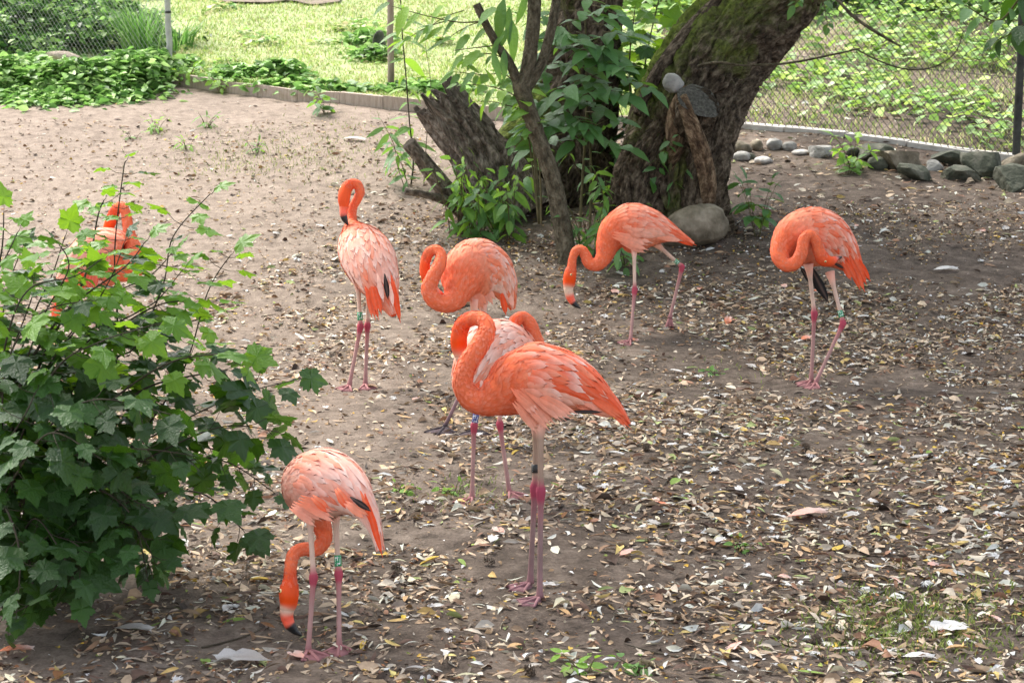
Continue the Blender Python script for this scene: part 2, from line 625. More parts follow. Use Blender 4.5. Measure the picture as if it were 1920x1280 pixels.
def feather_mesh(pfun, L, W, c0, c1, ns=5, nw=2, tipw=0.35, root=0.5):
    """grid feather: pfun(s,w)->point ; colours run from root c0 to tip c1"""
    V, F, C = [], [], []
    for i in range(ns + 1):
        s = i / ns
        prof = (root + (0.82 - root) * min(1, s / .5) ** .8) if s < 0.55 else 0.82 * max(0.0, 1 - ((s - 0.55) / 0.46) ** 1.7)
        for j in range(-nw, nw + 1):
            w = j / nw
            V.append(pfun(s - (0.10 * abs(w) ** 2 if i == ns else 0), w * max(prof, tipw * 0.4)))
            t = s ** 1.3
            col = mixc(c0, c1, t)
            if j == 0:
                col = mixc(col, (0.8, 0.5, 0.4), 0.12)
            if abs(j) == nw:
                col = mixc(col, c1, 0.35)
            C.append(col)
    k = 2 * nw + 1
    for i in range(ns):
        for j in range(2 * nw):
            a = i * k + j
            F.append((a, a + 1, a + 1 + k, a + k))
    return V, F, C


def free_feather(par, a, b, width, c0, c1, sag=0.0, name='flight_feather', nrm=None, ns=6):
    """a long feather from a to b"""
    d = b - a
    L = d.length
    t = d.normalized()
    n = nrm or (CAM - a).normalized()
    n = (n - t * n.dot(t)).normalized()
    sd = t.cross(n)

    def f(s, w):
        return a + d * s + sd * (w * width * 0.5) + n * (0.10 * width * (1 - abs(w) ** 2) - 0.01 * s - .016 * max(0, 1 - s * 4)) + Vector((0, 0, -sag * s * s))
    V, F, C = feather_mesh(f, L, width, c0, c1, ns=ns, root=.12)
    return mesh(name, V, F, M['feather'], par, C)


def flamingo(label, spine, tail_i, sh_i, bill_i, eye_i, legs, pal=LEG, tint=('P', 'L', 'O', 'W'), bands=(), quills=(), legr=6.0, seed=1, nrow=11, folds=True, orange=0.35, rear=0.30):
    rg = random.Random(seed)
    heels = []
    for lg in legs:
        heels.append(G(*lg['heel']))
    D = sum(depth_of(h) for h in heels) / len(heels)
    if 'D' in legs[0]:
        D = legs[0]['D']
    base = sum(heels, Vector()) / len(heels)
    root = empty('flamingo', base, label, 'flamingo', 'flamingos in the enclosure')
    kpx = D / FPX
    bd = Body(spine, D)
    st = bd.steps
    ib = bill_i * st
    V, F, C = bd.rings(0, ib, 0, True, True, rg, 0.006)
    for lg, heel in zip(legs, heels):
        hip = P(lg['hip'][0], lg['hip'][1], D + lg['hip'][2])
        if lg.get('lift'):
            heel = P(*lg['heel'], D + lg['lift'])
        fd = depth_of(heel) - D
        an = P(lg['ank'][0], lg['ank'][1], D + (lg['ank'][2] if len(lg['ank']) > 2 else 0.45 * fd + 0.55 * lg['hip'][2]))
        lg['_hip'], lg['_ank'] = hip, an
        v, f, c = leg_data(hip, an, heel + Vector((0, 0, 0.012)), pal, legr * kpx, len(V))
        V += v; F += f; C += c
        if lg.get('lift'):
            # hanging toes
            tp = P(*lg['toe'], D + lg['lift'])
            for off in (-0.012, 0.0, 0.012):
                tip = tp + Vector((off * 1.5, off, 0))
                v, f, c = tube_data([heel + Vector((off * .3, 0, 0.01)), heel.lerp(tip, 0.5) + Vector((off, 0, 0)), tip], [0.009, 0.008, 0.003], 6, [pal['foot']] * 3, base=len(V))
                V += v; F += f; C += c
        else:
            toe = G(*lg['toe'])
            v, f, c = foot_data(heel, toe - heel, lg.get('L', 0.095), pal['foot'], len(V), lg.get('spread', 34))
            V += v; F += f; C += c
    mesh('body', V, F, M['bird'], root, C)
    # soft barbs that break up the smooth skin of neck, chest and belly
    V, F, C = [], [], []
    smax = bd.s[max(1, ib - st * 2)]
    for k in range(3400):
        s = bd.s[st] + (smax - bd.s[st]) * rg.random()
        ph = rg.uniform(-math.pi, math.pi)
        p0, n0, rr = bd.at(s, ph, -.001)
        big = min(1, rr / .09)
        if rg.random() > .35 + .65 * big:
            continue
        Lb = (.010 + .022 * big) * rg.uniform(.7, 1.3)
        wa = (.0035 + .006 * big) / max(rr, .015)
        lf = rg.uniform(.0008, .0022 + .0025 * big)
        i = min(int(np.searchsorted(bd.s, s)), len(bd.col) - 1)
        base_c = bd.col[i]
        c = mixc(base_c, CC['L'] if rg.random() < .4 else CC['O'], rg.random() * .18)
        dph = rg.gauss(0, .12)
        pa = bd.at(s, ph - wa, -.0012)[0]; pb = bd.at(s, ph + wa, -.0012)[0]
        pm1 = bd.at(s - Lb * .6, ph - wa * .9 + dph * .6, lf * .8)[0]; pm2 = bd.at(s - Lb * .6, ph + wa * .9 + dph * .6, lf * .8)[0]
        pt = bd.at(s - Lb, ph + dph, lf)[0]
        b = len(V)
        V += [pa, pb, pm2, pm1, pt]; F += [(b, b + 1, b + 2, b + 3), (b + 3, b + 2, b + 4)]; C += [c] * 3 + [mixc(c, CC['L'], .15)] * 2
    dn = mesh('down', V, F, M['feather'], root, C); dn['kind'] = 'stuff'
    # bill
    v, f, c = bd.rings(ib, len(bd.c) - 1, 0, True, True)
    bill = mesh('bill', v, f, M['bill'], root, c)
    # eyes
    ie = eye_i * st
    T, N, B = bd.fr[ie]
    for sgn in (1, -1):
        p = bd.c[ie] + B * (sgn * bd.rb[ie] * 0.93) + N * (bd.rn[ie] * 0.25)
        vs, fs, cs = [], [], []
        er = 0.0075
        ax = (B * sgn).normalized()
        o1 = ax.orthogonal().normalized(); o2 = ax.cross(o1)
        vs.append(p + ax * er * 0.9); cs.append((0.01, 0.01, 0.01))
        for ri, (rr, hh, cc) in enumerate(((0.45, 0.75, (0.01, 0.01, 0.01)), (0.5, 0.72, (0.75, 0.6, 0.25)), (0.85, 0.35, (0.75, 0.6, 0.25)), (1.0, -0.2, (0.5, 0.15, 0.08)))):
            for k in range(8):
                a = 2 * math.pi * k / 8
                vs.append(p + ax * (er * hh) + (o1 * math.cos(a) + o2 * math.sin(a)) * (er * rr)); cs.append(cc)
        for k in range(8):
            fs.append((0, 1 + k, 1 + (k + 1) % 8))
            for ri in range(3):
                a0 = 1 + ri * 8 + k; b0 = 1 + ri * 8 + (k + 1) % 8
                fs.append((a0, a0 + 8, b0 + 8, b0))
        mesh('eye', vs, fs, M['eye'], root, cs)
    # wings: a folded shell on each flank, roofed with feathers
    s0, s1 = bd.s[tail_i * st], bd.s[sh_i * st]
    span = s1 - s0
    cP, cL, cO, cW = (CC[x] for x in tint)
    for sgn in (1, -1):
        V, F, C = [], [], []
        nsn, npn = 14, 10
        for i in range(nsn + 1):
            t = i / nsn
            s = s0 + span * (0.06 + 0.86 * t)
            # lower edge of the folded wing: highest at the tail
            pmax = R(62 + 50 * math.sin(math.pi * min(1, t * 0.72 + 0.12)))
            for j in range(npn + 1):
                ph = R(3) + (pmax - R(3)) * j / npn
                edge = 1 - max(0, (j / npn - 0.8) / 0.2) ** 2
                e2 = min(1, (1 - t) * 6)
                p, n, r_ = bd.at(s, sgn * ph, 0.007 * edge * e2 - 0.002)
                V.append(p); C.append(mixc(cP, cL, 0.3 + 0.3 * j / npn))
        for i in range(nsn):
            for j in range(npn):
                q = i * (npn + 1) + j
                F.append((q, q + 1, q + 2 + npn, q + 1 + npn))
        wing = mesh('wing', V, F, M['feather'], root, C)
        for i in range(nrow):
            t = 0.90 - 0.86 * (i / (nrow - 1))          # shoulder -> tail
            s = s0 + span * t
            L = (0.050 + 0.095 * (1 - t) ** 0.7) * rg.uniform(0.9, 1.1)
            W = 0.024 + 0.015 * (1 - t)
            _, _, rr = bd.at(s, R(60))
            pmax = R(62 + 46 * math.sin(math.pi * min(1, t * 0.72 + 0.12)))
            nph = max(3, int(pmax * rr / (W * 0.78)))
            for j in range(nph):
                ph = R(4) + (pmax - R(4)) * ((j + (0.5 if i % 2 else 0.1) + rg.uniform(-.15, .15)) / nph)
                lift = rg.uniform(0.0015, 0.0065)
                drift = rg.uniform(0.02, 0.42)
                ang = min(W / max(rr, 0.02), R(50))
                edge = j / nph
                q = rg.random()
                c0 = mixc(cP, cO, orange + 0.3 * rg.random())
                if q < 0.40:
                    c1 = mixc(cL, cP, rg.random() * 0.6)
                elif q < 0.74:
                    c1 = mixc(cL, cW, rg.random())
                else:
                    c1 = mixc(cO, cP, rg.random())
                if t < rear and rg.random() < 0.75:
                    c1 = mixc(cO, cP, 0.4 * rg.random())
                if edge > 0.75 and t > 0.35:
                    c0 = mixc(cL, cP, .5); c1 = mixc(cW, cL, rg.random())
                if t > .68:
                    k_ = (t - .68) / .24
                    c0 = mixc(c0, CC['N'], k_ * .6); c1 = mixc(c1, CC['N'], k_ * .45)
                s_root = s + rg.uniform(-.022, .022)
                pin = 0.0045 + 0.0012 * rg.random()

                def f(sx, w, s_root=s_root, ph=ph, L=L, ang=ang, lift=lift, drift=drift, pin=pin):
                    p, n, r_ = bd.at(s_root - L * sx, sgn * (ph + drift * sx * 0.5 + w * ang * 0.62), pin + lift * sx - 0.004 * w * w)
                    return p
                V2, F2, C2 = feather_mesh(f, L, W, c0, c1, ns=4)
                mesh('feather', V2, F2, M['feather'], wing, C2)
    # quills: long tail and flight feathers given point to point
    for qd in quills:
        (u0, v0, d0), (u1, v1, d1), w, ca, cb = qd[:5]
        a_, b_ = P(u0, v0, D + d0), P(u1, v1, D + d1)
        if w > 15 and ca != 'K':
            # fan of narrower feathers
            nn_ = 2 if w < 20 else (3 if w < 28 else 4)
            t_ = (b_ - a_).normalized(); sd_ = t_.cross((CAM - a_).normalized()).normalized()
            for q_ in range(nn_):
                e_ = (q_ - (nn_ - 1) / 2) / nn_
                ofs = sd_ * (e_ * w * kpx * .95)
                bb = a_ + (b_ - a_) * rg.uniform(.86, 1.04) + ofs * rg.uniform(.75, 1.05) + Vector((0, -.003 * q_, 0))
                k1 = mixc(CC[ca], CC['N'], .35 + rg.random() * .4) if ca in 'LPW' else mixc(CC[ca], CC['N'], rg.random() * .3); k2 = mixc(CC[cb], CC['P'], rg.random() * .4)
                free_feather(root, a_ + ofs * .6, bb, w * kpx * 1.5 / nn_, k1, k2, name='flight_feather')
        else:
            free_feather(root, a_, b_, w * kpx, CC[ca], CC[cb], name='flight_feather')
    # rings on the legs
    for (li, fr_, hgt, bc, marks) in bands:
        lg = legs[li]
        a, b = lg['_hip'], lg['_ank']
        ax = (a - b).normalized()
        p = b.lerp(a, fr_)
        r = legr * kpx * 1.35
        h = hgt * kpx
        v, f, c = tube_data([p - ax * h / 2, p - ax * h * 0.45, p + ax * h * 0.45, p + ax * h / 2], [r * 0.9, r, r, r * 0.9], 14, [bc] * 4)
        band = mesh('leg_band', v, f, M['band'], root, c)
        if marks:
            vv, ff, cc_ = [], [], []
            face = (CAM - p); face = (face - ax * face.dot(ax)).normalized(); sd = ax.cross(face)
            for (mx_, my_, mw, mh) in marks:
                b0 = len(vv)
                for (ex, ey) in ((-1, -1), (1, -1), (1, 1), (-1, 1)):
                    an_ = (mx_ + ex * mw / 2) * 1.2
                    q = p + (face * math.cos(an_) + sd * math.sin(an_)) * (r * 1.03) + ax * ((my_ + ey * mh / 2) * h)
                    vv.append(q); cc_.append((0.8, 0.82, 0.8))
                ff.append((b0, b0 + 1, b0 + 2, b0 + 3))
            mesh('band_marking', vv, ff, M['band'], band, cc_, smooth=False)
    return root


def sp(rows):
    """(u,v,dd,rn,c) or (u,v,dd,rn,rb,c) rows"""
    out = []
    for r in rows:
        if len(r) == 5:
            u, v, dd, rn, c = r
            out.append((u, v, dd, rn, rn * (0.84 if rn > 24 else 0.95), c))
        else:
            out.append(r)
    return out


GREEN = lin('1f8f5a'); BLUE = lin('23307e'); BLACK = (0.02, 0.02, 0.02)
MK = [(-.5, .28, .5, .12), (-.62, .12, .14, .34), (-.1, .2, .14, .4), (.35, .3, .6, .12), (.5, 0, .14, .4), (-.4, -.2, .6, .12), (-.2, -.33, .14, .2), (.3, -.25, .5, .12)]

# A: tall bird in front, side on, neck looped back
flamingo('tall deep orange flamingo standing side on, neck looped back, black ring above the ankle',
    sp([(1176, 797, 0, 3, 'O'), (1158, 772, 0, 10, 'O'), (1128, 750, 0, 24, 'O'), (1090, 730, 0, 46, 'P'), (1045, 718, 0, 64, 'P'),
        (1002, 718, 0, 75, 'P'), (965, 724, -.005, 62, 'N'), (935, 740, -.01, 43, 'N'), (908, 751, -.015, 29, 'N'), (884, 746, -.02, 23.5, 'N'), (869, 722, -.025, 19.5, 'N'),
        (871, 696, -.03, 18.5, 'N'), (884, 670, -.03, 18.5, 'N'), (901, 645, -.025, 18, 'N'), (913, 618, -.01, 16.5, 'N'), (905, 600, .01, 14.5, 'N'), (886, 597, .03, 14, 'N'),
        (869, 607, .045, 15, 'H'), (861, 627, .055, 16.5, 'H'), (861, 650, .06, 16, 'H'), (865, 668, .065, 13, 'C'), (868, 684, .065, 10, 'R'), (872, 698, .065, 7.5, 'K'), (878, 708, .06, 3, 'K')]),
    tail_i=1, sh_i=6, bill_i=20, eye_i=18,
    legs=[dict(heel=(1012, 1126), toe=(972, 1136), hip=(1013, 785, -.05), ank=(1014, 920)),
          dict(heel=(994, 1099), toe=(955, 1108), hip=(1006, 785, .05), ank=(1003, 914))],
    pal=LEG_A, tint=('P', 'L', 'O', 'W'), seed=3, legr=5.6, orange=0.65, rear=.62,
    quills=[((1105, 725, -.06), (1186, 806, -.02), 20, 'O', 'O'), ((1095, 735, -.07), (1176, 790, -.03), 20, 'O', 'N'), ((1100, 715, -.03), (1178, 796, 0), 20, 'O', 'O'),
            ((1090, 752, -.07), (1165, 783, -.02), 16, 'L', 'L'), ((1085, 762, -.06), (1160, 781, 0), 16, 'P', 'L'), ((1062, 772, -.08), (1132, 772, -.06), 9, 'K', 'K'), ((1100, 700, .03), (1187, 806, .01), 18, 'O', 'O'),
            ((985, 722, -.125), (1066, 786, -.09), 36, 'P', 'L'), ((972, 735, -.125), (1040, 798, -.08), 36, 'P', 'L'), ((968, 752, -.12), (1014, 803, -.07), 34, 'P', 'L'), ((1005, 738, -.125), (1082, 784, -.08), 26, 'P', 'L'), ((962, 722, -.11), (1010, 775, -.11), 30, 'N', 'L')],
    bands=[(1, 0.28, 16, BLACK, [(0, .25, 1.2, .1), (0, 0, 1.2, .1), (0, -.25, 1.2, .1)])])

# B: pale bird behind A
flamingo('pale pink flamingo behind the tall orange one, blue ring on its leg',
    sp([(862, 742, -.16, 5, 'O'), (868, 725, -.13, 20, 'O'), (882, 697, -.08, 38, 'L'), (905, 668, -.01, 56, 'L'), (935, 658, .06, 58, 'L'), (965, 664, .12, 48, 'L'), (990, 676, .16, 32, 'P'),
        (1006, 676, .17, 22, 'N'), (1008, 655, .16, 16.5, 'N'), (1001, 630, .14, 14, 'N'), (994, 608, .12, 12.5, 'N'), (980, 595, .10, 11.5, 'N'), (965, 604, .08, 12, 'H'), (961, 622, .07, 12.5, 'H'), (967, 640, .06, 11, 'H'), (975, 654, .05, 8.5, 'C'), (984, 666, .05, 7, 'R'), (992, 674, .05, 5, 'K'), (1000, 680, .05, 2, 'K')]),
    tail_i=1, sh_i=6, bill_i=15, eye_i=13,
    legs=[dict(heel=(885, 938), toe=(865, 946), hip=(905, 705, -.03), ank=(889, 798)),
          dict(heel=(955, 927), toe=(980, 936), hip=(938, 705, .08), ank=(937, 795))],
    tint=('L', 'W', 'N', 'W'), seed=5, legr=4.3, orange=0.1,
    quills=[((885, 690, -.12), (868, 742, -.18), 16, 'O', 'O'), ((900, 700, -.12), (885, 740, -.18), 16, 'O', 'O'), ((900, 710, -.14), (908, 735, -.15), 14, 'L', 'W'), ((895, 712, -.14), (893, 745, -.17), 14, 'O', 'N')],
    bands=[(0, 0.14, 19, BLUE, MK)])

# C: bird behind, chest towards us, neck doubled
flamingo('rose flamingo with a doubled neck beside its chest and dark webbed feet',
    sp([(960, 580, .14, 4, 'O'), (953, 560, .13, 14, 'P'), (940, 533, .11, 31, 'P'), (916, 512, .07, 50, 'L'), (889, 507, .01, 61, 'P'), (870, 516, -.06, 54, 'P'), (862, 538, -.12, 36, 'N'), (852, 560, -.16, 23, 'N'),
        (836, 569, -.19, 17.5, 'N'), (815, 563, -.21, 15.5, 'N'), (804, 543, -.22, 14.5, 'N'), (811, 521, -.22, 13.5, 'N'), (823, 499, -.21, 12.5, 'N'), (827, 479, -.19, 10.5, 'N'), (817, 468, -.17, 9.5, 'N'), (804, 475, -.15, 9.8, 'N'),
        (797, 495, -.13, 10, 'H'), (799, 517, -.12, 11.5, 'H'), (808, 535, -.11, 10, 'H'), (818, 546, -.11, 7.5, 'C'), (827, 553, -.11, 6, 'R'), (835, 556, -.11, 3, 'K'), (842, 557, -.11, 1.5, 'K')]),
    tail_i=1, sh_i=5, bill_i=18, eye_i=17,
    legs=[dict(heel=(833, 806), toe=(808, 826), hip=(890, 560, -.02), ank=(882, 700), spread=46, L=.125),
          dict(heel=(890, 812), toe=(884, 846), hip=(906, 560, .06), ank=(908, 700), spread=52, L=.125)],
    pal=LEGDARK, tint=('P', 'W', 'N', 'W'), seed=7, legr=3.8, orange=0.12,
    quills=[((940, 545, .05), (949, 591, .05), 15, 'O', 'O'), ((950, 540, .08), (963, 578, .08), 14, 'L', 'L'), ((955, 520, .10), (965, 566, .10), 13, 'P', 'O'), ((900, 535, -.03), (922, 574, .0), 34, 'L', 'L'), ((890, 545, -.05), (903, 580, -.02), 32, 'L', 'P')])

# D: preening bird seen from behind
flamingo('upright salmon flamingo with its back turned, bill tucked down on its neck, green ring',
    sp([(738, 592, -.17, 4, 6, 'O'), (729, 572, -.15, 12, 18, 'O'), (716, 545, -.12, 26, 34, 'P'), (702, 514, -.06, 40, 46, 'L'), (688, 482, .02, 46, 52, 'P'), (675, 454, .09, 38, 44, 'P'), (665, 434, .14, 24, 27, 'N'),
        (660, 418, .17, 12, 13, 'N'), (660, 404, .18, 8.5, 8.5, 'N'), (662, 388, .17, 8, 8, 'N'), (669, 375, .15, 8, 8, 'N'), (675, 361, .13, 8.5, 8.5, 'N'), (670, 347, .12, 9, 9, 'N'), (657, 346, .11, 10, 10, 'H'),
        (648, 357, .10, 11.5, 11.5, 'H'), (645, 373, .09, 11.5, 11.5, 'H'), (645, 389, .085, 8.5, 8.5, 'H'), (644, 400, .08, 7, 7, 'R'), (645, 407, .08, 6.5, 6.5, 'K'), (648, 414, .08, 5, 5, 'K'), (652, 421, .08, 2, 2, 'K')]),
    tail_i=1, sh_i=6, bill_i=16, eye_i=14,
    legs=[dict(heel=(655, 727), toe=(637, 735), hip=(671, 525, .0), ank=(676, 612)),
          dict(heel=(685, 724), toe=(690, 731), hip=(691, 535, .04), ank=(689, 610))],
    tint=('L', 'W', 'N', 'L'), seed=9, legr=3.8, orange=0.22,
    quills=[((688, 528, -.19), (706, 606, -.24), 20, 'O', 'O'), ((698, 528, -.20), (713, 596, -.25), 18, 'O', 'O'), ((733, 515, -.20), (751, 606, -.25), 14, 'O', 'O'), ((738, 525, -.2), (747, 585, -.24), 13, 'P', 'O'), ((721, 512, -.235), (728, 562, -.26), 12, 'K', 'K'), ((707, 512, -.22), (719, 566, -.25), 13, 'L', 'W'), ((731, 530, -.235), (737, 575, -.26), 10, 'L', 'W'), ((694, 520, -.19), (700, 590, -.23), 14, 'N', 'O')],
    bands=[(0, 0.22, 15, GREEN, MK)])

# E: walking, head down
flamingo('striding flamingo reaching its head down, one leg bent back with green ring, near the boulder',
    sp([(1300, 458, 0, 2, 'O'), (1285, 450, 0, 6, 'O'), (1258, 438, 0, 16, 'O'), (1228, 430, 0, 32, 'P'), (1200, 428, 0, 44, 'P'), (1175, 430, 0, 45, 'P'), (1153, 438, -.01, 34, 'N'), (1140, 458, -.02, 23, 'N'), (1132, 482, -.03, 15.5, 'N'),
        (1119, 496, -.035, 12.5, 'N'), (1104, 492, -.04, 11, 'N'), (1098, 479, -.04, 10, 'N'), (1090, 469, -.045, 9.2, 'N'), (1080, 471, -.05, 8.6, 'N'), (1074, 484, -.05, 7.6, 'N'), (1072, 500, -.05, 8.4, 'N'), (1069, 515, -.05, 12, 'H'),
        (1067, 531, -.05, 11.5, 'H'), (1066, 540, -.05, 9.5, 'C'), (1067, 549, -.05, 8.5, 'C'), (1069, 557, -.05, 8, 'R'), (1073, 565, -.05, 6.5, 'R'), (1076, 569, -.05, 5.5, 'K'), (1082, 574, -.05, 3.5, 'K'), (1089, 578, -.05, 1, 'K')]),
    tail_i=1, sh_i=6, bill_i=18, eye_i=16,
    legs=[dict(heel=(1182, 642), toe=(1162, 648), hip=(1189, 460, -.04), ank=(1190, 544)),
          dict(heel=(1256, 600), toe=(1254, 627), hip=(1228, 455, .05), ank=(1279, 500, .05), lift=.05)],
    tint=('P', 'L', 'O', 'L'), seed=12, legr=3.3, orange=0.4, rear=.4,
    quills=[((1250, 425, -.04), (1307, 461, -.01), 12, 'O', 'O'), ((1245, 435, -.05), (1300, 462, -.01), 12, 'O', 'O'), ((1255, 428, .0), (1288, 442, .0), 8, 'K', 'K'), ((1225, 442, -.08), (1285, 448, -.03), 16, 'P', 'L'),
            ((1150, 440, -.135), (1222, 462, -.09), 26, 'P', 'L'), ((1165, 452, -.125), (1215, 468, -.07), 22, 'L', 'L'), ((1215, 415, -.095), (1250, 440, -.06), 26, 'O', 'O')],
    bands=[(1, 0.2, 9, GREEN, MK)])
bpy.data.objects  # keep order

# F: right bird preening under its wing
flamingo('coral flamingo folding its neck under its wing, black wing quills hanging',
    sp([(1618, 530, .12, 4, 'O'), (1600, 500, .11, 17, 'O'), (1573, 470, .09, 38, 'P'), (1542, 450, .05, 54, 'P'), (1511, 444, .0, 55, 'P'), (1486, 446, -.06, 45, 'P'), (1468, 460, -.11, 28, 'N'), (1463, 480, -.15, 18, 'N'),
        (1475, 496, -.18, 14, 'N'), (1492, 492, -.20, 13, 'N'), (1503, 473, -.21, 12, 'N'), (1507, 451, -.21, 11, 'N'), (1517, 441, -.21, 10.5, 'N'), (1528, 450, -.20, 10.5, 'N'), (1535, 470, -.185, 11, 'N'), (1544, 486, -.17, 13, 'H'), (1556, 490, -.15, 10, 'H'), (1564, 487, -.13, 7, 'R'), (1572, 484, -.11, 4, 'K'), (1578, 482, -.10, 2, 'K')]),
    tail_i=1, sh_i=5, bill_i=17, eye_i=15,
    legs=[dict(heel=(1521, 718), toe=(1497, 724), hip=(1516, 495, -.05), ank=(1527, 588)),
          dict(heel=(1529, 722), toe=(1516, 732), hip=(1556, 510, .04), ank=(1581, 606, -.02))],
    tint=('P', 'L', 'O', 'W'), seed=14, legr=3.7, orange=0.4, rear=.35,
    quills=[((1590, 480, .0), (1619, 549, .03), 17, 'O', 'O'), ((1600, 475, .05), (1633, 528, .06), 15, 'O', 'O'), ((1595, 470, .03), (1626, 536, .04), 14, 'N', 'O'), ((1582, 490, -.02), (1602, 528, .0), 18, 'O', 'O'),
            ((1518, 495, .02), (1555, 570, .02), 20, 'K', 'K'), ((1510, 492, .03), (1546, 560, .03), 18, 'K', 'K'), ((1500, 500, .03), (1530, 540, .03), 14, 'K', 'K'), ((1558, 490, -.09), (1586, 505, -.05), 7, 'K', 'K')],
    bands=[(1, 0.18, 13, GREEN, MK)])

# G: front left, head down to the litter
flamingo('pale stooping flamingo with its bill near the leaf litter beside the maple shrub, green ring',
    sp([(713, 1032, -.10, 4, 'O'), (702, 992, -.09, 10, 'O'), (680, 950, -.07, 27, 'L'), (648, 920, -.03, 52, 'W'), (612, 908, .02, 66, 'W'), (578, 912, .07, 56, 'L'), (572, 935, .12, 40, 'L'), (588, 962, .16, 26, 'P'),
        (604, 988, .18, 18, 'N'), (607, 1012, .18, 15, 'N'), (592, 1030, .17, 13, 'N'), (567, 1029, .15, 13, 'N'), (550, 1040, .13, 12.5, 'N'), (545, 1064, .11, 11.5, 'N'), (544, 1086, .10, 13, 'H'), (542, 1108, .09, 19, 'H'), (541, 1130, .09, 17, 'H'),
        (538, 1143, .09, 14, 'C'), (538, 1156, .09, 12.5, 'R'), (542, 1168, .09, 11, 'R'), (546, 1174, .09, 10, 'K'), (555, 1184, .09, 6, 'K'), (566, 1191, .09, 1.5, 'K')]),
    tail_i=1, sh_i=5, bill_i=17, eye_i=15,
    legs=[dict(heel=(578, 1226), toe=(592, 1236), hip=(580, 955, -.02), ank=(588, 1082)),
          dict(heel=(636, 1217), toe=(634, 1228), hip=(628, 950, .06), ank=(635, 1076), spread=55, L=.07)],
    tint=('L', 'W', 'N', 'W'), seed=16, legr=5.0, orange=0.08, rear=.12,
    quills=[((684, 925, -.15), (718, 1046, -.15), 15, 'O', 'O'), ((688, 935, -.14), (712, 1020, -.15), 14, 'O', 'O'), ((676, 920, -.15), (706, 1000, -.15), 14, 'N', 'O'), ((655, 930, -.155), (696, 958, -.17), 14, 'K', 'K'), ((645, 940, -.15), (692, 972, -.16), 18, 'L', 'P'),
            ((560, 935, -.09), (632, 968, -.08), 36, 'P', 'L'), ((545, 945, -.05), (600, 978, -.06), 34, 'L', 'L'), ((585, 930, -.13), (618, 958, -.12), 18, 'P', 'O'), ((630, 915, -.14), (655, 955, -.14), 18, 'P', 'O')],
    bands=[(1, 0.2, 21, GREEN, MK)])

# H: bird behind the shrub
flamingo('salmon flamingo half hidden behind the maple shrub with drooping wings',
    sp([(100, 590, .05, 5, 'O'), (118, 556, .05, 18, 'P'), (148, 516, .04, 38, 'L'), (185, 486, .02, 54, 'P'), (218, 482, .0, 52, 'P'), (242, 490, -.02, 38, 'N'), (252, 478, -.03, 22, 'N'), (246, 452, -.03, 13, 'N'), (240, 425, -.02, 10, 'N'),
        (236, 400, -.01, 9, 'N'), (228, 387, .0, 9, 'N'), (217, 394, .02, 10, 'H'), (209, 412, .03, 11.5, 'H'), (202, 430, .03, 10, 'H'), (196, 444, .03, 7.5, 'C'), (192, 455, .03, 6, 'R'), (190, 464, .03, 4, 'K'), (189, 470, .03, 2, 'K')]),
    tail_i=1, sh_i=5, bill_i=14, eye_i=12,
    legs=[dict(heel=(184, 750), toe=(205, 757), hip=(185, 525, -.04), ank=(176, 626)),
          dict(heel=(200, 744), toe=(222, 750), hip=(205, 525, .05), ank=(196, 624))],
    tint=('L', 'L', 'N', 'W'), seed=18, legr=3.7, orange=0.15,
    quills=[((140, 500, -.05), (104, 600, -.03), 18, 'P', 'O'), ((160, 505, -.08), (150, 560, -.08), 22, 'O', 'O'), ((125, 530, -.02), (98, 610, .0), 16, 'O', 'O'), ((235, 470, -.13), (262, 505, -.1), 36, 'P', 'N'), ((180, 470, -.13), (165, 555, -.12), 30, 'N', 'D')])

# ------------------------------------------------------------------ boundary: timber edging, lawn, fences
EDGE_PX = [(296, 152), (415, 172), (560, 190), (720, 203), (950, 225), (1180, 243), (1375, 246)]
EDGE = [G(*p) for p in EDGE_PX]
M['timber'] = mat_noise('weathered_timber', ((0.25, (0.30, 0.23, 0.18)), (0.5, (0.44, 0.355, 0.285)), (0.75, (0.56, 0.47, 0.39))), scale=6, stretch=(9, 9, 1), bump=0.6)
M['lawn'] = mat_noise('lawn_soil', ((0.3, (0.17, 0.20, 0.085)), (0.5, (0.27, 0.32, 0.14)), (0.72, (0.36, 0.36, 0.21))), scale=5, bump=0.5)
edging = empty('timber_edging', EDGE[0], 'low pale timber edging board along the lawn', 'edging')
for a, b in zip(EDGE[:-1], EDGE[1:]):
    d = (b - a); d.z = 0
    n_ = Vector((-d.y, d.x, 0)).normalized()
    if n_.y < 0:
        n_ = -n_
    n = max(2, int(d.length / 1.4))
    for k in range(n):
        p = a.lerp(b, k / n); q = a.lerp(b, (k + 1) / n - 0.004)
        V = []
        hh = 0.115 + rnd.uniform(-.012, .012)
        for (pt, _) in ((p, 0), (q, 1)):
            z = gz(pt.x, pt.y)
            for (off, zz) in ((-0.02, -0.15), (-0.02, hh), (0.03, hh), (0.03, -0.15)):
                V.append(Vector((pt.x, pt.y, z)) + n_ * off + Vector((0, 0, zz + (rnd.uniform(-.006, .006) if zz > 0 else 0))))
        F = [(0, 4, 5, 1), (1, 5, 6, 2), (2, 6, 7, 3), (0, 1, 2, 3), (7, 6, 5, 4)]
        mesh('board', V, F, M['timber'], edging, smooth=False)

ex = np.array([p.x for p in EDGE]); ey = np.array([p.y for p in EDGE])
o_ = np.argsort(ex); ex, ey = ex[o_], ey[o_]
VEG_L = G(0, 172)


def yfront(x):
    """front edge of the green beyond the enclosure"""
    x = np.asarray(x, dtype=float)
    y = np.interp(x, ex, ey) + 0.03
    left = x < ex[0]
    y = np.where(left, ey[0] - 0.75 + 0.25 * vnoise(x * 1.3, 0 * x, 9) + 0.0 * x, y)
    return y


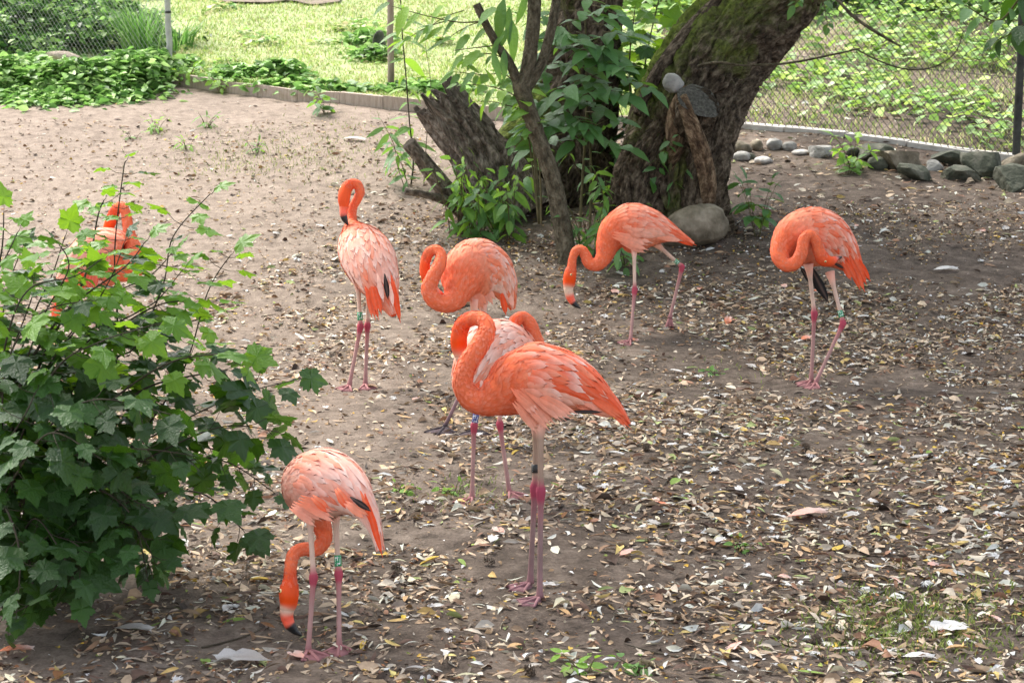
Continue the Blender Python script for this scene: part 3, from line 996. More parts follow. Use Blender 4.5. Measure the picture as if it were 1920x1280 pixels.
lx = np.concatenate([np.linspace(-40, ex[0] - 0.05, 40), np.linspace(ex[0] + 0.01, 1.6, 60)])
rows = np.concatenate([np.linspace(0, 10, 60), np.linspace(10.6, 45, 30)])
LX, LR = np.meshgrid(lx, rows)
LY = yfront(LX) + LR
LZ = gz_np(LX, LY)
far = np.clip((LY - 34) / 10, 0, 1)
LZ = LZ * (1 - far) + np.minimum(LZ, 3.6) * far
rise = np.where(LX > ex[0], 0.085, 0.012)
LZ = LZ + rise
V = np.stack([LX.ravel(), LY.ravel(), LZ.ravel()], 1)
nx, ny = len(lx), len(rows)
ii, jj = np.meshgrid(np.arange(nx - 1), np.arange(ny - 1))
a = (jj * nx + ii).ravel()
lawn = mesh_np('lawn', V, np.stack([a, a + 1, a + 1 + nx, a + nx], 1), M['lawn'], smooth=True)
lawn['kind'] = 'structure'


def lawn_z(x, y):
    return gz_np(x, y) + np.where(np.asarray(x) > ex[0], 0.085, 0.012)


def blades(name, X, Y, Z, H, W, cols, lean=0.5, rs=nrs):
    """grass: one bent two-piece blade per point"""
    n = len(X)
    az = rs.uniform(0, 2 * np.pi, n)
    fa = rs.uniform(0, 2 * np.pi, n)
    dx, dy = np.cos(az), np.sin(az)
    sx, sy = np.cos(fa) * W / 2, np.sin(fa) * W / 2
    ln = lean * rs.uniform(0.3, 1.0, n) * H
    b = np.stack([X, Y, Z - 0.01], 1)
    s = np.stack([sx, sy, 0 * sx], 1)
    m = b + np.stack([dx * ln * 0.3, dy * ln * 0.3, H * 0.55], 1)
    t = b + np.stack([dx * ln, dy * ln, H * rs.uniform(0.75, 1.0, n)], 1)
    V = np.stack([b - s, b + s, m + s * 0.8, m - s * 0.8, t], 1).reshape(-1, 3)
    i = np.arange(n) * 5
    F = np.concatenate([np.stack([i, i + 1, i + 2], 1), np.stack([i, i + 2, i + 3], 1), np.stack([i + 3, i + 2, i + 4], 1)])
    C = np.repeat(cols, 5, axis=0)
    return mesh_np(name, V, F, M['green'], C)


def pick(pal, n, rs=nrs, jitter=0.2):
    pal = np.array(pal)
    c = pal[rs.randint(0, len(pal), n)]
    return c * (1 + rs.uniform(-jitter, jitter, (n, 1)))


n = 120000
X = nrs.uniform(-8.5, 1.5, n); Y = yfront(X) + nrs.uniform(0.02, 1.0, n) ** 1.3 * 9.0
keep = (np.abs(X) < 0.36 * Y + 0.8) & ((X > ex[0] - .3) | (Y > ey[0] + 1.6))
X, Y = X[keep], Y[keep]
GR = [lin('8fa850'), lin('a6bc64'), lin('b8c87c'), lin('7c9648'), lin('cccc98'), lin('c4b890')]
o = blades('grass', X, Y, lawn_z(X, Y), nrs.uniform(0.025, 0.06, len(X)) * (1 + .8 * vnoise(X * 2, Y * 2, 77)), 0.011, pick(GR, len(X)), 0.7)
tag(o, 'bright sunlit lawn grass beyond the timber edging', 'grass'); o['kind'] = 'stuff'


def leafmass(name, pts, size, cols, up=0.6, rs=nrs, aspect=0.62, mat='green'):
    """bulk of folded pointed leaves at pts (n,3)"""
    n = len(pts)
    az = rs.uniform(0, 2 * np.pi, n)
    d = np.stack([np.cos(az), np.sin(az), rs.uniform(-0.7, 0.35, n)], 1)
    d /= np.linalg.norm(d, axis=1, keepdims=True)
    nn = rs.normal(0, 1, (n, 3)) * (1 - up); nn[:, 2] += up
    nn -= d * np.sum(nn * d, 1, keepdims=True)
    nn /= np.linalg.norm(nn, axis=1, keepdims=True) + 1e-9
    sd = np.cross(d, nn)
    L = size[:, None] if hasattr(size, '__len__') else size
    w = aspect * L * 0.5
    p = pts
    Vs = [p, p + d * L * 0.35 + sd * w + nn * L * 0.07, p + d * L * 0.42 + nn * L * -0.02, p + d * L * 0.35 - sd * w + nn * L * 0.07,
          p + d * L * 0.72 + sd * w * 0.7 + nn * L * 0.02, p + d * L * 0.72 - sd * w * 0.7 + nn * L * 0.02, p + d * L - nn * L * 0.10]
    V = np.stack(Vs, 1).reshape(-1, 3)
    i = np.arange(n) * 7
    F = np.concatenate([np.stack([i + a_, i + b_, i + c_], 1) for a_, b_, c_ in ((0, 1, 2), (0, 2, 3), (1, 4, 2), (2, 5, 3), (2, 4, 6), (2, 6, 5))])
    return mesh_np(name, V, F, M[mat], np.repeat(cols, 7, axis=0))


def mound(n, cx, cy, rx, ry, h, rs=nrs, base=None):
    """points through a low irregular mass of foliage"""
    X = cx + rs.normal(0, 0.5, n) * rx; Y = cy + rs.normal(0, 0.5, n) * ry
    e = np.clip(1 - ((X - cx) / (1.25 * rx)) ** 2 - ((Y - cy) / (1.25 * ry)) ** 2, 0.05, 1)
    Z = (base or lawn_z)(X, Y) + h * e * rs.uniform(0.1, 1, n) ** 0.6 * (0.75 + 0.6 * vnoise(X * 3, Y * 3, 31))
    return np.stack([X, Y, Z], 1)


NET = [lin('6c9648'), lin('80aa56'), lin('96bc68'), lin('567e3a'), lin('a8c87c')]
DK = [lin('35562a'), lin('456a34'), lin('2a4722'), lin('5a7d44')]
# nettles in front of the left fence
pts = []
for (u, v, rx, ry, h, m_) in ((20, 162, .45, .6, .42, 1700), (90, 168, .45, .5, .34, 1600), (165, 172, .45, .5, .36, 1700), (235, 163, .4, .5, .36, 1500), (285, 150, .28, .4, .34, 800), (-70, 155, .6, .7, .45, 1000)):
    g = G(u, v)
    pts.append(mound(m_, g.x, g.y, rx, ry, h))
for k in range(7):
    pts.append(mound(700, pts[-1][:, 0].mean() - .75, ey[0] - .6 + rnd.uniform(-.2, .4), .6, .8, rnd.uniform(.3, .5)))
# low fringe spilling on the sand
for (u, v) in ((30, 180), (100, 187), (150, 184), (210, 181), (265, 170), (-30, 178), (60, 186)):
    g = G(u, v); pts.append(mound(330, g.x, g.y, .35, .45, .12, base=gz_np))
pts = np.concatenate(pts)
o = leafmass('nettle_patch', pts, nrs.uniform(.05, .13, len(pts)), pick(NET, len(pts), jitter=.3), 0.65)
tag(o, 'dense bank of bright green nettles at the foot of the pale wire fence', 'nettles'); o['kind'] = 'stuff'
# shrubs behind the left fence
pts = []
for (u, v, rx, ry, h, m_) in ((40, 92, .7, .6, .55, 2200), (200, 92, .7, .6, .75, 2600), (10, 40, .9, .6, .8, 2600), (130, 45, .8, .6, .5, 1300)):
    g = G(u, v); pts.append(mound(m_, g.x, g.y, rx, ry, h))
pts = np.concatenate(pts)
o = leafmass('undergrowth', pts, nrs.uniform(.05, .12, len(pts)), pick(NET + DK, len(pts), jitter=.3), 0.5)
tag(o, 'tangled leafy undergrowth behind the pale wire fence', 'undergrowth'); o['kind'] = 'stuff'
# low broad weeds growing along the edging in the lawn
pts = []
for (u, v, rx, ry, h, m_) in ((455, 160, .35, .25, .16, 420), (520, 155, .3, .22, .22, 380), (560, 176, .5, .12, .10, 280), (640, 186, .5, .12, .10, 260), (700, 120, .25, .3, .16, 240), (690, 95, .3, .25, .18, 260), (345, 140, .2, .3, .14, 160), (800, 185, .5, .2, .12, 300)):
    g = G(u, v); pts.append(mound(m_, g.x, g.y, rx, ry, h))
pts = np.concatenate(pts)
o = leafmass('lawn_weeds', pts, nrs.uniform(.06, .13, len(pts)), pick(NET, len(pts), jitter=.3), 0.7)
tag(o, 'broad leaved weeds in the lawn along the timber edging', 'weeds'); o['kind'] = 'stuff'
pts = []
for k in range(46):
    x_ = rnd.uniform(-6, .8); y_ = float(yfront(np.array([x_]))[0]) + rnd.uniform(.4, 8)
    if x_ > ex[0]:
        pts.append(mound(int(rnd.uniform(25, 90)), x_, y_, rnd.uniform(.12, .4), rnd.uniform(.12, .35), rnd.uniform(.05, .12)))
pts = np.concatenate(pts)
o = leafmass('lawn_rosettes', pts, nrs.uniform(.05, .11, len(pts)), pick(NET + GR, len(pts), jitter=.25), .75)
tag(o, 'scattered flat weed rosettes through the bright lawn', 'weeds'); o['kind'] = 'stuff'
# far bank across the top of the lawn
g = G(500, 12)
pts = np.concatenate([mound(900, g.x + k, g.y + 1.2 + .4 * rnd.random(), .9, .8, .4 + .5 * rnd.random()) for k in np.arange(-9, 9, .8)])
o = leafmass('far_bank', pts, nrs.uniform(.07, .16, len(pts)), pick(NET + DK, len(pts), jitter=.3), 0.5)
tag(o, 'leafy bank of low shrubs closing the top of the lawn', 'undergrowth'); o['kind'] = 'stuff'
pts = np.concatenate([mound(1500, k, 31 + 2 * rnd.random(), 1.8, 1.4, 3.0 + 2.2 * rnd.random(), base=lambda x, y: np.minimum(gz_np(x, y), 3.6)) for k in np.arange(-24, 25, 2.2)])
o = leafmass('distant_wood', pts, nrs.uniform(.18, .4, len(pts)), pick(DK + NET, len(pts), jitter=.3), 0.4)
tag(o, 'distant green wood behind the lawn and the fences', 'wood'); o['kind'] = 'stuff'
# trampled soil strip at the top of the lawn
g0 = G(395, 20); g1 = G(640, 14)
V, F = [], []
for k in range(25):
    t = k / 24
    x = g0.x + (g1.x - g0.x) * t
    for s_, w_ in ((-1, .35), (1, .55)):
        y = g0.y + .3 + s_ * w_ * (0.55 + .45 * math.sin(math.pi * t)) + float(vnoise(np.array([x * 3]), np.array([s_ * 7.]), 4)[0]) * .4
        V.append(Vector((x, y, float(lawn_z(np.array([x]), np.array([y]))[0]) + 0.03)))
    if k:
        b = 2 * k
        F.append((b - 2, b, b + 1, b - 1))
M['brown_soil'] = mat_noise('brown_soil', ((.3, (.10, .075, .055)), (.7, (.24, .19, .145))), scale=9, bump=.6)
o = mesh('bare_soil', V, F, M['brown_soil']); o['kind'] = 'structure'


# tall grass clump by the fence post
def long_grass(name, cx, cy, n, h, spread, pal, label, group=None, base=lawn_z, width=0.014):
    V, F, C = [], [], []
    rr = random.Random(int(cx * 1000) & 0xffff)
    for k in range(n):
        a = rr.uniform(0, 2 * math.pi); r0 = rr.random() ** .5 * spread * .35
        x, y = cx + math.cos(a) * r0, cy + math.sin(a) * r0
        z = float(base(np.array([x]), np.array([y]))[0])
        a += rr.uniform(-.5, .5)
        H = h * rr.uniform(.55, 1.0); out = spread * rr.uniform(.3, 1.0)
        side = Vector((-math.sin(a), math.cos(a), 0)) * width * .5
        b0 = len(V); col = mixc(pal[rr.randrange(len(pal))], pal[0], rr.random() * .5)
        for s in (0, .3, .6, .85, 1):
            p = Vector((x + math.cos(a) * out * s ** 1.8, y + math.sin(a) * out * s ** 1.8, z - .01 + H * (s - .38 * s ** 3)))
            w = (1 - s ** 2) + .03
            V += [p - side * w, p + side * w]; C += [col, col]
        for q in range(4):
            F.append((b0 + 2 * q, b0 + 2 * q + 1, b0 + 2 * q + 3, b0 + 2 * q + 2))
    o = mesh(name, V, F, M['green'], None, C)
    tag(o, label, 'grass', group)
    return o


LG = [lin('5d8a3e'), lin('74a04e'), lin('4a7434'), lin('92b46a')]
g = G(262, 118); long_grass('grass_clump', g.x, g.y + .2, 260, 1.0, .55, LG, 'tall arching clump of grass behind the pale fence post')
g = G(350, 100); long_grass('grass_clump', g.x - .1, g.y + .1, 90, .5, .5, LG, 'shorter grass clump leaning out on the lawn side of the pale post')


# ------------------------------------------------------------------ fences
M['pale_metal'] = mat_noise('galvanised', ((0.3, (0.30, 0.29, 0.27)), (0.7, (0.52, 0.51, 0.48))), scale=9, rough=0.6, bump=0.1)
M['post_wood'] = mat_noise('post_bark', ((0.3, (0.16, 0.12, 0.09)), (0.5, (0.28, 0.22, 0.17)), (0.7, (0.40, 0.33, 0.27))), scale=10, stretch=(1, 1, .25), bump=0.5)
M['dark_metal'] = mat_noise('dark_wire', ((0.3, (0.022, 0.022, 0.02)), (0.7, (0.07, 0.07, 0.062))), scale=12, rough=0.6, bump=0.1)


def chain_link(root, a, b, height, cell, r, mat, sag=0.01):
    """woven zig-zag wires between a and b (world points on the ground)"""
    d = b - a; L = math.hypot(d.x, d.y)
    ux, uy = d.x / L, d.y / L
    nx_, ny_ = -uy, ux
    half = cell / 2
    ncol = int(L / half)
    nrow = int(height / half)
    V, F = [], []
    for c in range(ncol):
        pts = []
        for k in range(nrow + 1):
            right = (k + c) % 2
            s = (c + (1.03 if right else -0.03)) * half
            z = k * half * 1.12
            off = r * (1.2 if right else -1.2)
            wv = 0.012 * math.sin(s * 2.1 + z * 1.7)
            x = a.x + ux * s + nx_ * (off + wv)
            y = a.y + uy * s + ny_ * (off + wv)
            pts.append(Vector((x, y, a.z + (b.z - a.z) * s / L + z + .02)))
        pts2 = []
        for q in range(len(pts)):
            pts2.append(pts[q])
        base = len(V)
        for q, p in enumerate(pts2):
            for m_ in range(3):
                an = 2 * math.pi * m_ / 3
                V.append(p + Vector((ux * math.cos(an) * r, uy * math.cos(an) * r, math.sin(an) * r * .6)) + Vector((nx_, ny_, 0)) * (math.sin(an) * r))
        for q in range(len(pts2) - 1):
            for m_ in range(3):
                i0 = base + q * 3 + m_; i1 = base + q * 3 + (m_ + 1) % 3
                F.append((i0, i1, i1 + 3, i0 + 3))
    # neighbouring wires hook into each other: mirrored set
    V2 = [Vector(v) for v in V]
    o = mesh('wire_netting', V2, F, mat, root, smooth=False)
    o['kind'] = 'stuff'
    return o


def post(root, p, h, r, mat, name='post', seg=12, wob=0.006, rings=14):
    cs, rs = [], []
    for k in range(rings + 1):
        t = k / rings
        cs.append(Vector((p.x + rnd.uniform(-wob, wob), p.y + rnd.uniform(-wob, wob), p.z - .15 + (h + .15) * t)))
        rs.append(r * (1 - .1 * t) * rnd.uniform(.96, 1.04))
    v, f, c = tube_data(cs, rs, seg)
    return mesh(name, v, f, mat, root)


# left pale fence
pA = G(319, 150); pA.z += .05
pB = G(-80, 96)
fence = empty('wire_fence', pA, 'pale galvanised wire fence among nettles with a bamboo coloured post', 'fence')
post(fence, pA, 2.0, .031, M['pale_metal'])
for zz in (.62, 1.12):
    v, f, c = tube_data([pA + Vector((0, 0, zz - .012)), pA + Vector((0, 0, zz)), pA + Vector((0, 0, zz + .012))], [.03, .036, .03], 12)
    mesh('clamp', v, f, M['dark_metal'], fence)
chain_link(fence, pB, pA, 2.0, .062, .0017, M['pale_metal'])
dB = pB - pA
post(fence, pB, 2.0, .031, M['pale_metal'])
for zz in (.75, 1.9):
    v, f, c = tube_data([pB + Vector((0, 0, zz)), pA + Vector((0, 0, zz))], [.0025, .0025], 5); mesh('tension_wire', v, f, M['pale_metal'], fence)
# lone wooden post in the lawn edge
g = G(733, 178)
w = post(None, g, 1.9, .033, M['post_wood']); w.name = 'wooden_post'
tag(w, 'thin weathered wooden post standing in the grass beside the leaning stump', 'post')

# right dark chain link fence
pC = G(1365, 236); pD = G(1905, 300); dd_ = (pD - pC)
pE = pD + dd_ * 0.5; pE.z = gz(pE.x, pE.y)
rf = empty('chain_link_fence', pC, 'dark chain link fence with a black post, above the row of stones', 'fence')
chain_link(rf, pC, pD, 2.2, .064, .0031, M['dark_metal'])
chain_link(rf, pD, pE, 2.2, .064, .0031, M['dark_metal'])
post(rf, pD, 2.3, .034, M['dark_metal'], wob=.002)
post(rf, pC, 2.3, .034, M['dark_metal'], wob=.002)
for zz in (.04, .68, 1.9):
    v, f, c = tube_data([pC + Vector((0, 0, zz)), pD + Vector((0, 0, zz)), pE + Vector((0, 0, zz))], [.0028] * 3, 5); mesh('tension_wire', v, f, M['dark_metal'], rf)
# pale concrete strip beneath it
M['concrete'] = mat_noise('concrete', ((0.3, (0.36, 0.33, 0.30)), (0.7, (0.58, 0.55, 0.51))), scale=10, bump=.4)
strip = empty('concrete_strip', pC, 'pale concrete footing strip under the chain link fence', 'footing')
nst = 7
for k in range(nst):
    p = pC.lerp(pE, k / nst) ; q = pC.lerp(pE, (k + 1) / nst - .004)
    n_ = Vector((-dd_.y, dd_.x, 0)).normalized()
    V = []
    for pt in (p, q):
        z = gz(pt.x, pt.y)
        for (off, zz) in ((-.05, -.2), (-.05, .035), (.09, .04), (.09, -.2)):
            V.append(Vector((pt.x, pt.y, z + zz + (rnd.uniform(-.006, .006) if zz > 0 else 0))) + n_ * off)
    mesh('slab', V, [(0, 4, 5, 1), (1, 5, 6, 2), (2, 6, 7, 3), (0, 1, 2, 3), (7, 6, 5, 4)], M['concrete'], strip, smooth=False)

# groundcover behind the right fence
n = 9000
X = nrs.uniform(1.2, 7.5, n); Y = np.interp(X, [pC.x, pE.x], [pC.y, pE.y]) + .15 + nrs.uniform(0, 1, n) ** .8 * 9
dens = vnoise(X * 1.2, Y * .8, 41) + .25 * vnoise(X * 4, Y * 4, 42) + np.clip((Y - 21) * .10, -.1, .7)
k_ = (dens > -.03 + nrs.uniform(-.12, .12, n)) & (X < .3 * Y + .5)
X, Y = X[k_], Y[k_]
pts = np.stack([X, Y, gz_np(X, Y) + nrs.uniform(.02, .16, len(X)) + np.clip((Y - 20) * .06, 0, .35) * nrs.uniform(0, 1, len(X))], 1)
YG = [lin('9cbc54'), lin('b2ca68'), lin('88ae58'), lin('a8c488'), lin('789c50')]
o = leafmass('ground_cover', pts, nrs.uniform(.07, .15, len(pts)), pick(YG, len(pts), jitter=.25), .8, aspect=.85)
GC = o
n = 30000
X = nrs.uniform(1.2, 7.5, n); Y = np.interp(X, [pC.x, pE.x], [pC.y, pE.y]) + .1 + nrs.uniform(0, 1, n) * 9
k_ = (X < .3 * Y + .5) & (vnoise(X * 1.5 + 4, Y * 1.1, 44) + .1 + .02 * (Y - 18) > nrs.uniform(-.3, .35, n))
X, Y = X[k_], Y[k_]
o = blades('thin_grass', X, Y, gz_np(X, Y), nrs.uniform(.03, .09, len(X)), .011, pick(GR, len(X)), .8)
tag(o, 'thin pale grass on the soil behind the chain link fence', 'grass'); o['kind'] = 'stuff'
o = GC
tag(o, 'yellow green ground cover leaves on the soil behind the chain link fence', 'ground cover'); o['kind'] = 'stuff'
pts = np.concatenate([mound(1100, k, 24 + 1.2 * rnd.random(), .9, 1.0, .8 + .7 * rnd.random(), base=gz_np) for k in np.arange(1.5, 9.5, .7)])
o = leafmass('hedge_bank', pts, nrs.uniform(.07, .15, len(pts)), pick(NET + YG, len(pts), jitter=.3), .55)
tag(o, 'thick green bank of shrubs behind the chain link fence', 'shrubs'); o['kind'] = 'stuff'

# ------------------------------------------------------------------ rocks
def mat_rock(name, stops, moss=None):
    return mat_noise(name, stops, scale=7, bump=.6, bdist=.03, rough=.9)


M['rock_tan'] = mat_rock('rock_tan', ((.32, (.075, .062, .042)), (.5, (.165, .138, .098)), (.68, (.29, .245, .185))))
M['rock_grey'] = mat_rock('rock_grey', ((.3, (.16, .155, .145)), (.5, (.29, .28, .26)), (.72, (.42, .40, .37))))
M['rock_dark'] = mat_rock('rock_dark', ((.32, (.028, .032, .022)), (.5, (.075, .080, .058)), (.68, (.16, .152, .12))))
M['rock_white'] = mat_rock('rock_white', ((.3, (.30, .28, .26)), (.5, (.48, .45, .42)), (.72, (.58, .55, .52))))


def ico(sub=3):
    import bmesh
    bm = bmesh.new()
    bmesh.ops.create_icosphere(bm, subdivisions=sub, radius=1)
    V = [v.co.copy() for v in bm.verts]
    F = [tuple(v.index for v in f.verts) for f in bm.faces]
    bm.free()
    return V, F


ICO3 = ico(3)
ICO4 = ico(4)


def rock(center, size, mat, seed, label, angular=0.0, rz=0.0, group=None, name='rock', tilt=0.0, cat='rock', data=None):
    from mathutils import noise
    rr = random.Random(seed)
    V0, F0 = data or ICO3
    planes = []
    for k in range(9):
        n = Vector((rr.gauss(0, 1), rr.gauss(0, 1), rr.gauss(0, .8))).normalized()
        planes.append((n, rr.uniform(.5, .82)))
    mt = Matrix.Translation(center) @ Matrix.Rotation(rz, 4, 'Z') @ Matrix.Rotation(tilt, 4, 'Y') @ Matrix.Diagonal((*size, 1))
    V = []
    so = Vector((seed * 3.1, seed * 1.7, 0))
    for v in V0:
        v_ = v
        if angular >= .5:
            v_ = v / max(abs(v.x), abs(v.y), abs(v.z)) ** .75
        p = v_ * (1 + .22 * noise.noise(v * 1.3 + so) + .12 * noise.noise(v * 3.3 + so) + .04 * noise.noise(v * 9 + so) + .015 * noise.noise(v * 20 + so))
        if angular:
            for n, d in planes:
                e = p.dot(n) - d
                if e > 0:
                    p -= n * e * angular
        V.append(mt @ p)
    o = mesh(name, V, F0, mat, None, smooth=angular < .5)
    return tag(o, label, cat, group)


def prock(u, v, wpx, hpx, mat, seed, label, ang=0.0, lift=.55, depthr=1.0, rz=0.0, group=None, name='rock', data=None):
    """rock whose foot is seen at (u, v)"""
    g = G(u, v)
    k = depth_of(g) / FPX
    rx, rzz = wpx * k / 2, hpx * k / 2
    return rock(g + Vector((0, rx * .4, rzz * lift)), (rx, rx * depthr, rzz), M[mat], seed, label, ang, rz, group, name, data=data)


prock(1302, 468, 134, 92, 'rock_tan', 4, 'large rounded tan boulder at the foot of the leaning trunk', 0.48, .85, .9, name='boulder', data=ICO4)
prock(1385, 288, 50, 30, 'rock_tan', 8, 'rounded mossy tan stone under the fence beside the leaning trunk')
prock(1392, 300, 36, 20, 'rock_grey', 9, 'flat grey stone in front of the mossy tan one')
prock(1420, 282, 26, 26, 'rock_tan', 10, 'small upright yellowish stone in the row under the fence', .3)
prock(1453, 280, 32, 26, 'rock_grey', 11, 'rounded grey green stone in the row under the fence')
prock(1408, 300, 24, 16, 'rock_dark', 12, 'small dark pointed stone among the pale ones', .6)
prock(1480, 282, 28, 22, 'rock_grey', 13, 'pale round stone right of the grey green one')
prock(1432, 306, 34, 16, 'rock_white', 14, 'whitish low stone lying in front of the row')
prock(1502, 290, 32, 12, 'rock_white', 15, 'thin pale slab of stone in the row under the fence')
prock(1540, 294, 46, 30, 'rock_grey', 16, 'squared pale grey stone with a flat top', .7)
prock(1598, 292, 28, 22, 'rock_dark', 61, 'small dark stone next to the weed by the fence', .5)
prock(1640, 300, 66, 40, 'rock_dark', 17, 'dark mossy stone behind the weed at the fence', .6, rz=.2)
prock(1682, 316, 92, 48, 'rock_tan', 18, 'brownish block of stone with a mossy face', .85, rz=.15)
prock(1648, 318, 40, 32, 'rock_dark', 19, 'small dark stone left of the brownish block', .7)
prock(1722, 338, 70, 40, 'rock_dark', 20, 'dark angular stone in front of the brownish block', .85, rz=-.3)
prock(1770, 308, 62, 36, 'rock_dark', 21, 'dark slab of stone against the fence footing', .9)
prock(1755, 320, 36, 26, 'rock_grey', 62, 'small grey stone wedged between the dark angular ones', .8)
prock(1800, 336, 66, 44, 'rock_dark', 22, 'slanting grey green stone with a sharp edge', .9, rz=.5)
prock(1846, 334, 96, 62, 'rock_dark', 23, 'tall dark green stone below the black fence post', .9, rz=-.2)
prock(1905, 358, 100, 60, 'rock_dark', 24, 'large dark faceted stone in front of the black fence post', .95, rz=.25)
prock(1906, 318, 60, 40, 'rock_tan', 25, 'brown stone behind the large dark faceted one', .7)
prock(1700, 335, 30, 18, 'rock_tan', 26, 'small tan stone leaning on the dark angular one', .5)


# ------------------------------------------------------------------ willow tree clump
def mat_bark(name, c_lo, c_mid, c_hi, moss=0.0, mosscol=(0.10, 0.135, 0.025)):
    m, nt, b = new_mat(name)
    L = nt.links.new
    at = nd(nt, 'ShaderNodeAttribute', attribute_name='along')   # bark coordinates (round, along)
    no = nd(nt, 'ShaderNodeTexNoise'); no.inputs['Scale'].default_value = 8; no.inputs['Detail'].default_value = 9; no.inputs['Roughness'].default_value = .7
    L(at.outputs['Vector'], no.inputs['Vector'])
    cr = nd(nt, 'ShaderNodeValToRGB')
    e = cr.color_ramp.elements
    e[0].position = .36; e[0].color = (*c_lo, 1); e[1].position = .64; e[1].color = (*c_hi, 1)
    q = e.new(.5); q.color = (*c_mid, 1)
    L(no.outputs['Fac'], cr.inputs['Fac'])
    last = cr.outputs['Color']
    if moss:
        geo = nd(nt, 'ShaderNodeNewGeometry')
        n2 = nd(nt, 'ShaderNodeTexNoise'); n2.inputs['Scale'].default_value = 2.6; n2.inputs['Detail'].default_value = 7; n2.inputs['Roughness'].default_value = .65
        L(geo.outputs['Position'], n2.inputs['Vector'])
        at2 = nd(nt, 'ShaderNodeAttribute', attribute_name='moss')
        ad = nd(nt, 'ShaderNodeMath', operation='ADD'); L(n2.outputs['Fac'], ad.inputs[0]); L(at2.outputs['Fac'], ad.inputs[1])
        mr = nd(nt, 'ShaderNodeMapRange'); L(ad.outputs[0], mr.inputs['Value'])
        mr.inputs['From Min'].default_value = .72; mr.inputs['From Max'].default_value = .95; mr.inputs['To Max'].default_value = moss
        n3 = nd(nt, 'ShaderNodeTexNoise'); n3.inputs['Scale'].default_value = 30; n3.inputs['Detail'].default_value = 5
        L(geo.outputs['Position'], n3.inputs['Vector'])
        mc = nd(nt, 'ShaderNodeValToRGB')
        mc.color_ramp.elements[0].position = .3; mc.color_ramp.elements[0].color = (mosscol[0] * .5, mosscol[1] * .5, mosscol[2] * .6, 1)
        mc.color_ramp.elements[1].position = .7; mc.color_ramp.elements[1].color = (mosscol[0] * 1.7, mosscol[1] * 1.6, mosscol[2] * 1.5, 1)
        L(n3.outputs['Fac'], mc.inputs['Fac'])
        mx = nd(nt, 'ShaderNodeMix', data_type='RGBA'); L(mr.outputs[0], mx.inputs['Factor']); L(last, mx.inputs['A']); L(mc.outputs[0], mx.inputs['B'])
        last = mx.outputs['Result']
    L(last, b.inputs['Base Color'])
    b.inputs['Roughness'].default_value = .95; b.inputs['Specular IOR Level'].default_value = .15
    n4 = nd(nt, 'ShaderNodeTexNoise'); n4.inputs['Scale'].default_value = 16; n4.inputs['Detail'].default_value = 8
    L(at.outputs['Vector'], n4.inputs['Vector'])
    bp = nd(nt, 'ShaderNodeBump'); bp.inputs['Strength'].default_value = 1.0; bp.inputs['Distance'].default_value = .05
    L(n4.outputs['Fac'], bp.inputs['Height']); L(bp.outputs['Normal'], b.inputs['Normal'])
    return m


M['bark'] = mat_bark('willow_bark', (.018, .013, .009), (.078, .058, .040), (.21, .165, .12), moss=.95)
M['bark_grey'] = mat_bark('sapling_bark', (.045, .037, .024), (.105, .088, .058), (.19, .162, .112), moss=.35)
M['deadwood'] = mat_bark('dead_wood', (.05, .039, .030), (.165, .132, .105), (.36, .305, .25), moss=.5)
M['rawwood'] = mat_bark('stripped_wood', (.045, .028, .018), (.13, .085, .052), (.33, .235, .15))
M['cutwood'] = mat_bark('cut_face', (.05, .048, .042), (.10, .095, .082), (.17, .16, .14))


